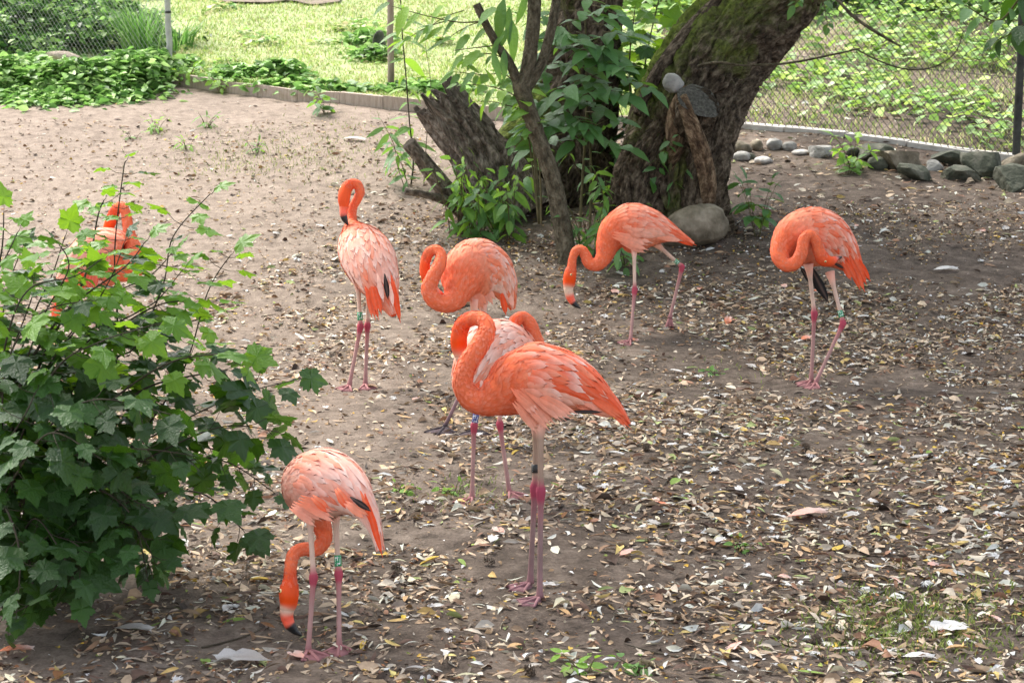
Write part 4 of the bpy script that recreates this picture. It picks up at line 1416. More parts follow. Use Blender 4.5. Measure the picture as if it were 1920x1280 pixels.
def bark_tube(name, path, D, mat, par, seg=72, steps=14, ridge=.06, lobes=.08, kr=15, ka=5.0, seed=0, jag=0.0, hollow=0.0, twist=.3, flare=0.0, mossy=0.0):
    rows = []
    for (u, v, dd, r) in path:
        d = D + dd; p = P(u, v, d); rows.append([p.x, p.y, p.z, r * d / FPX])
    it = catmull(rows, steps)
    cs = [Vector(q[:3]) for q in it]; rs = [max(q[3], .002) for q in it]
    fr = frames(cs, Vector((0, 1, .01)))       # seam on the far side
    s = np.zeros(len(cs))
    for i in range(1, len(cs)):
        s[i] = s[i - 1] + (cs[i] - cs[i - 1]).length
    th = np.arange(seg + 1) / seg * 2 * np.pi
    TH, S = np.meshgrid(th, s)
    RR = np.array(rs)[:, None]
    warp = vnoise(TH * 1.5, S * 2.2, seed + 5) * 1.6 + S * twist
    fur = .75 - 1.5 * np.clip(1 - 5 * np.abs(vnoise(TH * kr / 6.283 * 2 + warp * 2, S * ka, seed + 1)), 0, 1)
    fur2 = .75 - 1.5 * np.clip(1 - 5 * np.abs(vnoise(TH * kr / 6.283 * 4.3 + warp * 3, S * ka * 2.4, seed + 2)), 0, 1)
    lob = np.cos(3 * TH + seed + S * .8) * .6 + np.cos(2 * TH + 1.3 * seed) * .5 + 1.4 * vnoise(TH * 1.2, S * 1.8, seed + 3)
    disp = RR * (1 + lobes * lob + ridge * (fur - .45) + ridge * .45 * (fur2 - .45))
    disp[:, -1] = disp[:, 0]
    V, A, Ms = [], [], []
    L = s[-1]
    ragged = vnoise(th * 3.1, th * 0, seed + 7) + .5 * vnoise(th * 8, th * 0 + 3, seed + 8)
    ragged[-1] = ragged[0]
    for i in range(len(cs)):
        T, N, B = fr[i]
        for k in range(seg + 1):
            c, s_ = math.cos(th[k]), math.sin(th[k])
            dirv = N * c + B * s_
            p = cs[i] + dirv * disp[i, k]
            if jag:
                p = p + T * (jag * ragged[k] * (s[i] / L) ** 4)
            V.append(p)
            A.append((th[k] * rs[i] * 3.4, s[i] * 1.7, seed * 1.7))
            Ms.append(max(0, dirv.z) * .30 + mossy)
    F = []
    w = seg + 1
    for i in range(len(cs) - 1):
        for k in range(seg):
            a = i * w + k
            F.append((a, a + 1, a + 1 + w, a + w))
    if hollow:
        last = (len(cs) - 1) * w
        T, N, B = fr[-1]
        prev = list(range(last, last + w))
        for (fi, back) in ((hollow, 0.0), (hollow * .92, .12), (hollow * .8, .3), (.05, .36)):
            idx = []
            for k in range(w):
                p = cs[-1] + (N * math.cos(th[k]) + B * math.sin(th[k])) * (disp[-1, k] * fi) - T * back + T * (jag * ragged[k] * (1 if back == 0 else .3))
                V.append(p); A.append((th[k] * .6, -back * 4, 9)); Ms.append(0); idx.append(len(V) - 1)
            for k in range(seg):
                F.append((prev[k], prev[k + 1], idx[k + 1], idx[k]))
            prev = idx
    else:
        last = (len(cs) - 1) * w
        V.append(cs[-1]); A.append((0, s[-1], 0)); Ms.append(0)
        for k in range(seg):
            F.append((last + k, last + k + 1, len(V) - 1))
    o = mesh(name, V, F, mat, par)
    at = o.data.attributes.new('along', 'FLOAT_VECTOR', 'POINT')
    at.data.foreach_set('vector', np.array(A, dtype=np.float32).ravel())
    at = o.data.attributes.new('moss', 'FLOAT', 'POINT')
    at.data.foreach_set('value', np.array(Ms, dtype=np.float32))
    return o


TREE = G(1285, 418)
DT = depth_of(TREE)
willow = empty('willow_tree', TREE, 'old mossy willow with leaning trunk, second trunk and a broken stump', 'tree')
bark_tube('trunk', [(1258, 470, .1, 128), (1262, 400, .1, 100), (1260, 330, .1, 92), (1282, 215, .14, 98), (1335, 112, .2, 95), (1432, 0, .25, 88), (1530, -130, .2, 80), (1620, -300, .1, 70), (1680, -520, -.1, 58), (1690, -800, -.4, 42)], DT, M['bark'], willow, seg=280, steps=26, ridge=.10, lobes=.06, kr=22, ka=5.5, seed=3, twist=.8, mossy=.22)
bark_tube('trunk_lobe', [(1192, 455, -.1, 66), (1200, 390, -.12, 56), (1206, 335, -.1, 54), (1226, 270, -.05, 50), (1262, 205, .02, 42), (1290, 150, .1, 30)], DT, M['bark'], willow, seg=140, steps=18, ridge=.13, lobes=.06, kr=14, ka=6, seed=41, twist=.5, mossy=.04)
bark_tube('trunk_lobe', [(1322, 450, -.2, 62), (1320, 390, -.22, 46), (1322, 330, -.2, 42), (1340, 255, -.1, 42), (1375, 175, .05, 40), (1420, 100, .15, 30)], DT, M['bark'], willow, seg=140, steps=18, ridge=.13, lobes=.06, kr=12, ka=6, seed=43, twist=.5, mossy=-.02)
bark_tube('trunk', [(1085, 440, .9, 100), (1082, 350, .9, 80), (1080, 280, .9, 76), (1085, 160, .9, 76), (1105, 0, .9, 64), (1112, -200, .9, 58), (1090, -450, .8, 48), (1060, -800, .5, 34)], DT, M['bark'], willow, seg=180, steps=18, ridge=.12, lobes=.06, kr=18, ka=5, seed=6, mossy=.08)
bark_tube('root_flare', [(905, 380, .55, 62), (945, 320, .6, 58), (985, 255, .7, 46), (1030, 170, .85, 38), (1065, 90, .9, 26)], DT, M['bark'], willow, seg=56, ridge=.08, seed=8, mossy=.30)
bark_tube('broken_stump', [(975, 410, .35, 80), (938, 345, .35, 64), (898, 288, .33, 55), (856, 234, .3, 51), (818, 188, .26, 48)], DT, M['deadwood'], willow, seg=160, steps=20, ridge=.11, lobes=.07, kr=15, ka=2.6, seed=11, jag=.2, hollow=.8, mossy=.02)
# cut limb with its grey sawn face and the bark hanging off
bark_tube('cut_limb', [(1292, 270, -.16, 30), (1294, 240, -.28, 37), (1302, 210, -.40, 39), (1311, 190, -.49, 38)], DT, M['bark'], willow, seg=90, ridge=.12, lobes=.08, kr=10, ka=3.5, seed=13, mossy=-.3)
bark_tube('stripped_wood', [(1290, 165, -.30, 8), (1277, 190, -.32, 17), (1268, 225, -.32, 22), (1266, 262, -.30, 20), (1262, 300, -.24, 12), (1255, 330, -.2, 5)], DT, M['rawwood'], willow, seg=60, ridge=.06, lobes=.12, kr=8, ka=1.6, seed=14)
d = P(1310, 190, DT - .49) - P(1300, 208, DT - .42); d.normalize()
c0 = P(1310, 190, DT - .49) + d * .006
o1 = d.orthogonal().normalized(); o2 = d.cross(o1)
V, F = [c0 + d * .012], []
for rr_ in (.4, .75, 1.02):
    for k in range(28):
        a = 2 * math.pi * k / 28
        q = .158 * rr_ * (1 + .06 * math.sin(3 * a) + .03 * math.sin(7 * a))
        V.append(c0 + (o1 * math.cos(a) + o2 * math.sin(a)) * q + d * (.012 * (1 - rr_ ** 2) + rnd.uniform(-.003, .003)))
for k in range(28):
    F.append((0, 1 + k, 1 + (k + 1) % 28))
    for r_ in range(2):
        a = 1 + r_ * 28 + k; b = 1 + r_ * 28 + (k + 1) % 28
        F.append((a, a + 28, b + 28, b))
o = mesh('sawn_face', V, F, M['cutwood'], willow)
at = o.data.attributes.new('along', 'FLOAT_VECTOR', 'POINT'); at.data.foreach_set('vector', np.array([tuple((v - c0) * 5) for v in V], dtype=np.float32).ravel())
bark_tube('bark_strip', [(1280, 182, -.52, 10), (1292, 212, -.56, 12), (1308, 255, -.54, 15), (1322, 300, -.48, 15), (1330, 345, -.42, 14), (1328, 380, -.36, 11), (1318, 402, -.32, 5)], DT, M['rawwood'], willow, seg=40, ridge=.09, lobes=.25, kr=6, ka=1.5, seed=17)
bark_tube('dead_branch', [(872, 395, .2, 22), (845, 368, .05, 20), (812, 326, -.1, 17), (785, 292, -.2, 15), (766, 268, -.25, 14)], DT, M['deadwood'], willow, seg=24, ridge=.1, lobes=.1, kr=7, ka=4, seed=19)
bark_tube('dead_branch', [(870, 384, .0, 12), (838, 376, -.1, 9), (800, 364, -.2, 7.5), (760, 357, -.25, 7)], DT, M['deadwood'], willow, seg=16, ridge=.12, lobes=.15, kr=5, ka=5, seed=20)
bark_tube('bark_ridge', [(1195, 215, -.15, 8), (1225, 150, -.1, 13), (1262, 95, -.05, 13), (1305, 45, 0, 13), (1345, 5, .02, 11), (1380, -30, .05, 6)], DT, M['rawwood' if False else 'bark'], willow, seg=22, ridge=.15, lobes=.15, kr=6, ka=4, seed=21, mossy=-.4)
# stone wedged above the cut limb
st = rock(P(1261, 157, DT - .40), (.088, .06, .07), M['rock_grey'], 47, 'pale stone wedged on the leaning trunk above the cut limb', .49, name='wedged_stone', tilt=.4)

# limbs and crown above the picture, its blobs placed to shade the foreground
rw = random.Random(23)


def limb(p0, p1, r0, r1, sag=.3, name='limb'):
    cs = [p0.lerp(p1, t) + Vector((0, 0, sag * math.sin(math.pi * t))) + Vector((rw.uniform(-.06, .06), rw.uniform(-.06, .06), 0)) * (1 if 0 < t < 1 else 0) for t in (0, .2, .4, .6, .8, 1)]
    v, f, c = tube_data(cs, [r0 + (r1 - r0) * t for t in (0, .2, .4, .6, .8, 1)], 9)
    o = mesh(name, v, f, M['bark_grey'], willow)
    return o


top1 = P(1690, -800, DT - .4); top2 = P(1060, -800, DT + .5)
fork1 = P(1530, -130, DT + .2)
CROWN_AND_SHADE = [(Vector((-1.8, 11.2, 6.4)), 2.5, 1.3), (Vector((0.6, 12.2, 6.8)), 2.6, 1.5), (Vector((2.6, 13.2, 6.6)), 2.4, 1.4), (Vector((-.6, 14.2, 7.4)), 2.4, 1.4),
         (Vector((-3.6, 9.6, 6.2)), 2.0, 1.1), (Vector((-3.0, 12.4, 6.9)), 1.6, 1.2), (Vector((4.4, 15.0, 6.4)), 2.2, 1.4), (Vector((2.0, 15.8, 7.4)), 2.0, 1.4), (Vector((-.6, 9.0, 6.4)), 2.0, 1.1),
         (Vector((-1.3, 17.2, 5.6)), 1.9, 1.1), (Vector((.3, 17.6, 5.8)), 1.8, 1.1), (Vector((-.9, 16.0, 5.2)), 1.5, .9), (Vector((-1.2, 17.0, 6.6)), 2.0, 1.0)]  # this row: unseen foliage added only to shade the trunk bases
for i, (c, rx, rz) in enumerate(CROWN_AND_SHADE):
    limb(top1 if c.x > 1.5 else top2, c, .11, .035, .25)
pts = []
for (c, rx, rz) in CROWN_AND_SHADE:
    n = int(900 * rx * rx / 5)
    q = nrs.normal(0, 1, (n, 3)); q /= np.linalg.norm(q, axis=1, keepdims=True)
    q *= nrs.uniform(.25, 1, (n, 1)) ** .4
    q[:, 0] *= rx; q[:, 1] *= rx; q[:, 2] *= rz
    keep = vnoise(q[:, 0] * 1.3 + c.x, q[:, 1] * 1.3 + c.y, 51) > -.24
    pts.append((q + np.array(c))[keep])
pts = np.concatenate(pts)
o = leafmass('crown_and_shade_foliage', pts, nrs.uniform(.16, .3, len(pts)), pick(NET, len(pts)), .4, aspect=.42)
parent(o, willow)
o['kind'] = 'stuff'

# thin hanging twigs in front of the right fence
for pathp in ([(1308, 124, -.35, 2.6), (1345, 117, -.5, 2.8), (1400, 123, -.6, 2.6), (1480, 118, -.6, 2.4), (1560, 103, -.6, 2.2), (1612, 91, -.6, 1.6)],
              [(1605, 92, -.6, 1.5), (1650, 115, -.6, 1.6), (1700, 130, -.6, 1.5), (1750, 126, -.6, 1.4), (1790, 100, -.6, 1.2), (1806, 60, -.6, .9)],
              [(1500, -70, .0, 3.6), (1570, 0, -.5, 3.2), (1605, 35, -.6, 3.4), (1650, 65, -.6, 3.2), (1688, 87, -.6, 2.2)]):
    bark_tube('twig', pathp, DT, M['bark_grey'], willow, seg=8, steps=6, ridge=.15, lobes=.1, kr=3, seed=30)

# ------------------------------------------------------------------ leaves and plants
def leaf_data(kind):
    if kind == 'maple':
        half = [(0.0, 0.0), (.16, -.07), (.30, -.10), (.34, 0.02), (.47, .02), (.43, .16), (.50, .22), (.43, .29), (.39, .34), (.46, .46), (.56, .62), (.44, .62), (.36, .70), (.33, .64), (.27, .64), (.24, .76), (.15, .82), (.12, .92), (0.0, 1.08)]
        pts = [(x, y) for x, y in half] + [(-x, y) for x, y in reversed(half[1:-1])]
        V = [Vector((0, .34, .0))]
        for x, y in pts:
            V.append(Vector((x, y, -.22 * x * x - .14 * max(0, y - .4) ** 2 + (.055 if math.hypot(x, y - .34) < .40 else -.03))))
        n = len(pts)
        F = [(0, 1 + k, 1 + (k + 1) % n) for k in range(n)]
        return V, F
    prof = {'lance': ((0, .02), (.18, .10), (.4, .135), (.65, .10), (.85, .05), (1, .0)),
            'ovate': ((0, .03), (.15, .20), (.38, .27), (.62, .22), (.84, .10), (1, .0)),
            'serrate': ((0, .03), (.12, .17), (.22, .18), (.34, .26), (.44, .23), (.56, .25), (.66, .19), (.78, .16), (.88, .08), (1, .0))}[kind]
    V, F = [], []
    for y, w in prof:
        dz = -.16 * y * y
        V += [Vector((-w, y - .02, dz + .16 * w)), Vector((0, y, dz)), Vector((w, y - .02, dz + .16 * w))]
    for i in range(len(prof) - 1):
        a = i * 3
        F += [(a, a + 1, a + 4, a + 3), (a + 1, a + 2, a + 5, a + 4)]
    return V, F


M['maple'] = mat_leaf('maple_leaf', lin('1c3814'), lin('345a20'), lin('6a9e24'), rough=.42, transl=.22)
M['maple_y'] = mat_leaf('maple_leaf_young', lin('4a7624'), lin('729c30'), lin('98c42c'), rough=.45, transl=.38)
M['elder'] = mat_leaf('elder_leaf', lin('3f6a3a'), lin('628c54'), lin('86b040'), rough=.45, transl=.35)
M['herb'] = mat_leaf('herb_leaf', lin('42702c'), lin('6c963e'), lin('8ab43c'), rough=.5, transl=.32)
M['limeleaf'] = mat_leaf('lime_leaf', lin('628e2e'), lin('88b03e'), lin('a0cc42'), rough=.5, transl=.38)
M['stem'] = mat_noise('stem_green', ((.3, (.05, .045, .02)), (.7, (.13, .11, .05))), scale=20, bump=.2)
M['stem_dark'] = mat_noise('stem_dark', ((.3, (.03, .024, .016)), (.7, (.085, .07, .048))), scale=20, bump=.3)
LEAFMESH = {}


def leaf_me(kind, matk, var):
    key = (kind, matk, var)
    if key not in LEAFMESH:
        V, F = leaf_data(kind)
        rr = random.Random(var * 7 + 1)
        bend = rr.uniform(-.15, .3); tw = rr.uniform(-.3, .3); sk = rr.uniform(-.08, .08)
        W = [Vector((v.x * rr.uniform(.93, 1.07) + sk * v.y, v.y, v.z - bend * v.y * v.y + tw * v.x * v.y)) for v in V]
        me = bpy.data.meshes.new('leaf_' + kind)
        me.from_pydata([tuple(v) for v in W], [], F)
        me.materials.append(M[matk])
        me.polygons.foreach_set('use_smooth', [kind != 'maple'] * len(F))
        me.update()
        LEAFMESH[key] = me
    return LEAFMESH[key]


def leaf_matrix(p, d, n, size, rr):
    d = d.normalized()
    n = n - d * n.dot(d)
    if n.length < 1e-3:
        n = d.orthogonal()
    n.normalize()
    x = d.cross(n)
    return Matrix(((x.x, d.x, n.x, p.x), (x.y, d.y, n.y, p.y), (x.z, d.z, n.z, p.z), (0, 0, 0, 1))) @ Matrix.Diagonal((size * rr.uniform(.85, 1.1), size, size, 1))


def place_leaf(root, m, kind, matk, var):
    o = bpy.data.objects.new('leaf', leaf_me(kind, matk, var))
    COL.objects.link(o)
    o.parent = root
    o.matrix_parent_inverse = Matrix.Translation(-root.location)
    o.matrix_basis = m
    return o


def put_leaf(root, p, d, n, size, kind, matk, rr):
    return place_leaf(root, leaf_matrix(p, d, n, size, rr), kind, matk, rr.randrange(5))


class Plant:
    def __init__(self, name, base, label, cat, seed, group=None):
        self.root = empty(name, base, label, cat, group)
        self.r = random.Random(seed)
        self.n = 0
        self.queue = None

    def stem(self, pts, r0, r1, matk='stem', seg=6, steps=5, petioles=(), name='stem'):
        cs = [Vector(q) for q in catmull([tuple(p) for p in pts], steps)]
        n = len(cs)
        V, F, C = tube_data(cs, [r0 + (r1 - r0) * i / (n - 1) for i in range(n)], seg)
        for (a, b, pr) in petioles:
            mid = a.lerp(b, .5) + Vector((0, 0, -.006))
            v, f, c = tube_data([a, mid, b], [pr, pr * .8, pr * .7], 4, base=len(V))
            V += v; F += f
        mesh(name, V, F, M[matk], self.root)
        return cs

    def leafy(self, pts, r0, r1, kind, matk, size, gap, pet=.06, start=.25, droop=.2, matk2=None, pairs=True, stemmat='stem', tilt=.5, limit=9999, endleaf=True, face=-.25):
        r = self.r
        cs = [Vector(q) for q in catmull([tuple(p) for p in pts], 8)]
        L = [0]
        for i in range(1, len(cs)):
            L.append(L[-1] + (cs[i] - cs[i - 1]).length)
        tot = L[-1]
        pets, todo = [], []
        s = tot * start
        az = r.uniform(0, math.pi)
        while s < tot:
            i = max(k for k in range(len(L)) if L[k] <= s)
            p = cs[i]; T = (cs[min(i + 1, len(cs) - 1)] - cs[max(i - 1, 0)]).normalized()
            o1 = T.orthogonal().normalized(); o2 = T.cross(o1)
            az += math.pi / 2 + r.uniform(-.4, .4)
            for k in range(2 if pairs else 1):
                a = az + k * math.pi + r.uniform(-.3, .3)
                out = (o1 * math.cos(a) + o2 * math.sin(a)) + T * .5
                out.z = out.z * .5 - droop * .3
                out.normalize()
                f = s / tot
                pl = pet * r.uniform(.6, 1.3)
                q = p + out * pl
                todo.append((p, q, out, f))
            s += gap * r.uniform(.75, 1.25)
        if endleaf:
            T = (cs[-1] - cs[-3]).normalized()
            todo.append((cs[-1], cs[-1] + T * pet * .4, T, 1.0))
        for (p, q, out, f) in todo:
            pets.append((p, q, max(.0012, size * .012)))
            d = out + Vector((0, 0, -droop * r.uniform(.4, 1.6)))
            nn = Vector((r.gauss(0, tilt), r.gauss(0, tilt) + face, 1))
            mk = matk2 if (matk2 and r.random() < f * f * .95) else matk
            sz = size * r.uniform(.55, 1.18) * (1 - .25 * max(0, f - .7) / .3)
            if self.queue is not None:
                self.queue.append((leaf_matrix(q, d, nn, sz, r), kind, mk, r.randrange(5)))
            else:
                put_leaf(self.root, q, d, nn, sz, kind, mk, r)
            self.n += 1
        self.stem(pts, r0, r1, stemmat, 6, 8, pets)

    def flush(self, limit=295):
        """the leaves that show largest are parts of their own, the others one joined part"""
        def key(it):
            p = it[0].translation
            inside = abs((p - CAM).dot(RGT) / depth_of(p)) < .262
            return (0 if inside else 1, depth_of(p))
        self.queue.sort(key=key)
        for (m, kd, mk, var) in self.queue[:limit]:
            place_leaf(self.root, m, kd, mk, var)
        by = {}
        for (m, kd, mk, var) in self.queue[limit:]:
            by.setdefault(mk, []).append((m, kd, var))
        for mk, items in by.items():
            V, F = [], []
            for (m, kd, var) in items:
                me = leaf_me(kd, mk, var); b = len(V)
                V += [m @ v.co for v in me.vertices]
                F += [tuple(b + i for i in pl.vertices) for pl in me.polygons]
            o = mesh('foliage', V, F, M[mk], self.root, smooth=False); o['kind'] = 'stuff'

    def compound(self, p, d, length, kind, matk, lsize, npair=3, droop=.25):
        """pinnate leaf: leaflets on a drooping stalk"""
        r = self.r
        d = d.normalized()
        pts = [p + d * length * t + Vector((0, 0, -droop * length * t * t)) for t in (0, .33, .66, 1)]
        side = d.cross(Vector((0, 0, 1))).normalized()
        for k in range(npair):
            t = .4 + .5 * k / max(1, npair - 1)
            q = p + d * length * t + Vector((0, 0, -droop * length * t * t))
            for sg in (1, -1):
                ld = side * sg + d * .55 + Vector((0, 0, r.uniform(-.3, .05)))
                put_leaf(self.root, q + side * sg * .006, ld, Vector((r.gauss(0, .3), r.gauss(0, .3) - .35, 1)), lsize * r.uniform(.8, 1.1), kind, matk, r)
                self.n += 1
        put_leaf(self.root, pts[-1], d + Vector((0, 0, -.3)), Vector((r.gauss(0, .3), -.3, 1)), lsize * 1.1, kind, matk, r); self.n += 1
        V, F, C = tube_data(pts, [.004, .0035, .003, .002], 5)
        mesh('leaf_stalk', V, F, M['stem'], self.root)


# ---- maple shrub in the left foreground
BASE = G(40, 1130)
DM = depth_of(BASE)
mp = Plant('maple_shrub', BASE, 'dark leafy maple shrub standing in the left foreground', 'shrub', 77)
STEMS = [  # (tip u, v, dd), base offset index, via
    ((46, 900, .1), (70, 697, .1), (154, 523, .1), (180, 405, .08), (192, 372, .05)),
    ((150, 960, .2), (200, 760, .25), (214, 620, .25), (218, 470, .25), (226, 330, .22), (240, 300, .2)),
    ((110, 900, .0), (210, 693, .05), (256, 647, .05), (308, 539, .05), (328, 441, .03), (392, 362, .0)),
    ((200, 900, .15), (335, 715, .2), (385, 545, .2), (432, 478, .18)),
    ((60, 900, -.1), (180, 760, -.15), (330, 690, -.2), (455, 650, -.25)),
    ((120, 930, .1), (260, 830, .15), (420, 760, .2), (545, 725, .25)),
    ((90, 960, 0), (250, 860, .05), (400, 810, .1), (520, 820, .15)),
    ((80, 1000, .1), (240, 900, .15), (400, 860, .2), (500, 915, .2)),
    ((90, 1020, -.1), (230, 930, -.15), (370, 930, -.2), (455, 1000, -.22)),
    ((60, 1000, -.15), (160, 900, -.3), (260, 930, -.4), (330, 985, -.42)),
    ((60, 1040, -.1), (150, 980, -.3), (250, 1000, -.42), (290, 1045, -.45)),
    ((40, 1060, -.2), (90, 1000, -.4), (140, 1020, -.5), (165, 1080, -.52)),
    ((20, 1060, -.2), (30, 1010, -.4), (45, 1060, -.5), (60, 1130, -.52)),
    ((20, 900, -.1), (40, 720, -.2), (80, 600, -.25), (130, 500, -.3), (110, 460, -.3)),
    ((0, 900, .1), (-10, 700, .1), (10, 560, .1), (40, 470, .1)),
    ((-20, 920, 0), (-50, 720, 0), (-40, 580, 0), (10, 480, -.1), (30, 440, -.1)),
    ((60, 880, .3), (120, 740, .35), (200, 640, .4), (330, 600, .4), (400, 590, .4)),
    ((30, 840, -.3), (90, 700, -.4), (180, 630, -.45), (290, 610, -.45)),
    ((20, 900, -.35), (90, 800, -.5), (200, 760, -.55), (320, 780, -.55)),
    ((40, 960, -.2), (130, 850, -.4), (240, 830, -.5), (340, 860, -.5)),
    ((100, 980, .3), (220, 880, .35), (330, 830, .4), (440, 850, .45)),
    ((0, 960, -.3), (40, 860, -.5), (100, 820, -.6), (180, 850, -.6)),
    ((-30, 1000, -.2), (-10, 880, -.4), (30, 800, -.5), (60, 740, -.5)),
    ((-40, 1000, .1), (-60, 860, .1), (-70, 740, .1), (-40, 640, .1)),
    ((50, 920, .1), (150, 800, .1), (270, 740, .1), (380, 700, .1), (440, 690, .1)),
    ((10, 1000, 0), (60, 930, -.1), (120, 930, -.2), (200, 980, -.25)),
    ((30, 880, .2), (90, 780, .2), (160, 700, .2), (240, 690, .2)),
    ((-20, 800, -.1), (10, 680, -.2), (60, 560, -.2), (60, 520, -.2)),
    ((30, 760, -.1), (80, 640, -.15), (150, 560, -.2), (230, 500, -.2), (270, 455, -.2)),
    ((20, 740, .1), (60, 600, .1), (100, 520, .1), (120, 440, .1)),
    ((60, 760, .2), (120, 640, .2), (200, 560, .2), (285, 520, .2), (330, 470, .2)),
    ((0, 740, -.2), (20, 620, -.3), (60, 540, -.3), (140, 520, -.3), (190, 490, -.3)),
    ((-40, 700, .0), (-20, 560, .0), (0, 470, .0), (10, 400, .0)),
    ((80, 760, .0), (160, 640, .0), (250, 590, .0), (300, 560, .0), (345, 510, .0)),
    ((60, 1090, -.3), (110, 1060, -.45), (90, 1100, -.55), (20, 1165, -.55)),
    ((30, 1030, -.3), (70, 980, -.45), (130, 1040, -.55), (150, 1110, -.58)),
    ((10, 1020, -.3), (20, 960, -.5), (40, 1040, -.6), (40, 1150, -.62)),
    ((60, 980, -.2), (140, 920, -.35), (230, 970, -.45), (270, 1060, -.48)),
    ((20, 820, .0), (90, 690, -.05), (170, 590, -.1), (210, 520, -.1), (235, 460, -.1)),
    ((0, 820, -.2), (30, 680, -.3), (90, 590, -.35), (170, 560, -.35)),
    ((40, 840, .1), (120, 700, .1), (210, 620, .1), (300, 570, .1), (350, 560, .1)),
]
mp.queue = []
for k, st_ in enumerate(STEMS):
    upper = st_[-1][1] < 560
    for rep in range(1):
        j = (lambda: rnd.uniform(-14, 14)) if upper and not rep else (lambda: rnd.uniform(-45, 45))
        pts = [P(u + j() * (.3 if i == 0 else 1) * (rep or .35), v + j() * (rep or .35), DM + dd + rep * rnd.uniform(-.12, .2)) for i, (u, v, dd) in enumerate(st_)]
        b = BASE + Vector((rnd.uniform(-.07, .07), rnd.uniform(-.05, .12), -.03))
        low = b.lerp(pts[0], .5) + Vector((rnd.uniform(-.03, .03), 0, -.02))
        mp.leafy([b, low] + pts, .008 if k % 4 == 0 else .005, .0018, 'maple', 'maple', .128 if not upper else .108, .062 if upper else .074, pet=.07, start=.36 if upper else .40,
                 droop=.16 if upper else .34, matk2='maple_y' if st_[-1][1] < 660 else None, stemmat='stem_dark', tilt=.26 if upper else .5, face=.0 if upper else -.25)
mp.flush(295)
print('maple leaves', mp.n)

# ---- sapling in front of the willow
SB = G(1066, 492)
DS = depth_of(SB)
sapling = Plant('sapling', SB, 'slim grey forked sapling rising in front of the willow', 'tree', 5)
bark_tube('trunk', [(1068, 500, 0, 24), (1062, 470, 0, 19), (1050, 400, .0, 17), (1035, 330, .0, 16), (1010, 260, .0, 15.5), (990, 200, 0, 15.5), (978, 165, 0, 17), (976, 140, 0, 14)], DS, M['bark_grey'], sapling.root, seg=36, steps=10, ridge=.09, lobes=.07, kr=9, ka=8, seed=33, mossy=.0)
for pth in ([(977, 175, 0, 11), (958, 125, -.02, 9), (932, 85, -.05, 8), (908, 40, -.08, 7.5), (893, 8, -.1, 8)],
            [(980, 175, 0, 15), (992, 110, 0, 13.5), (1000, 40, 0, 13), (1003, -30, 0, 12), (1010, -150, .1, 9), (1000, -300, .2, 6)],
            [(980, 172, 0, 12), (1012, 125, .03, 10), (1032, 60, .06, 9), (1045, -10, .1, 8.5), (1065, -120, .2, 6), (1080, -260, .3, 4)],
            [(1000, 5, 0, 8), (985, -12, -.03, 7), (965, -40, -.05, 6), (930, -110, -.1, 4)]):
    bark_tube('branch', pth, DS, M['bark_grey'], sapling.root, seg=18, steps=7, ridge=.08, lobes=.07, kr=5, ka=8, seed=35)
r = sapling.r
for (u, v, dd, az, ln, np_, mk) in ((905, 40, -.1, 2.6, .25, 2, 'herb'), (870, 20, -.1, 2.9, .25, 2, 'herb'), (835, 40, -.1, 3.2, .28, 3, 'herb')):
    sapling.compound(P(u, v, DS + dd), Vector((math.cos(az), math.sin(az) * .4 - .3, -.2)), ln, 'lance', mk, .16, np_)
# long willow-like leaves hanging by the fork
for (u, v, dx, dz, sz) in ((945, 0, -.25, -1, .36), (955, 15, -.1, -1, .26), (960, 40, .05, -1, .3), (935, 70, -.3, -1, .2), (925, 100, .2, -1, .22), (950, 55, -.35, -1, .2), (945, 95, .05, -1, .22), (985, -10, -.2, -1, .22)):
    put_leaf(sapling.root, P(u, v, DS - .1), Vector((dx, -.1, dz)), Vector((r.uniform(-.6, .6), -1, .2)), sz, 'lance', 'elder', r)
for (u, v) in ((700, 0), (735, 8), (760, 15), (800, 5), (830, 25), (850, 60), (870, 90), (885, 45), (900, 10), (915, 60), (800, 45), (840, 95), (860, 130), (820, 130)):
    put_leaf(sapling.root, P(u + 30, v + 6, DS - .1 + r.uniform(-.2, .1)), Vector((-.8 + r.uniform(-.3, .3), -.2, -.7 + r.uniform(-.2, .3))), Vector((r.uniform(-.3, .3), -.5, .8)), r.uniform(.13, .21), 'lance' if r.random() < .6 else 'serrate', 'herb' if r.random() < .6 else 'limeleaf', r)
sapling.stem([P(905, 40, DS - .1), P(860, 42, DS - .12), P(800, 30, DS - .15), P(735, 12, DS - .15)], .006, .002, 'stem')
sapling.stem([P(935, 85, DS - .05), P(890, 90, DS - .1), P(850, 95, DS - .12)], .005, .002, 'stem')

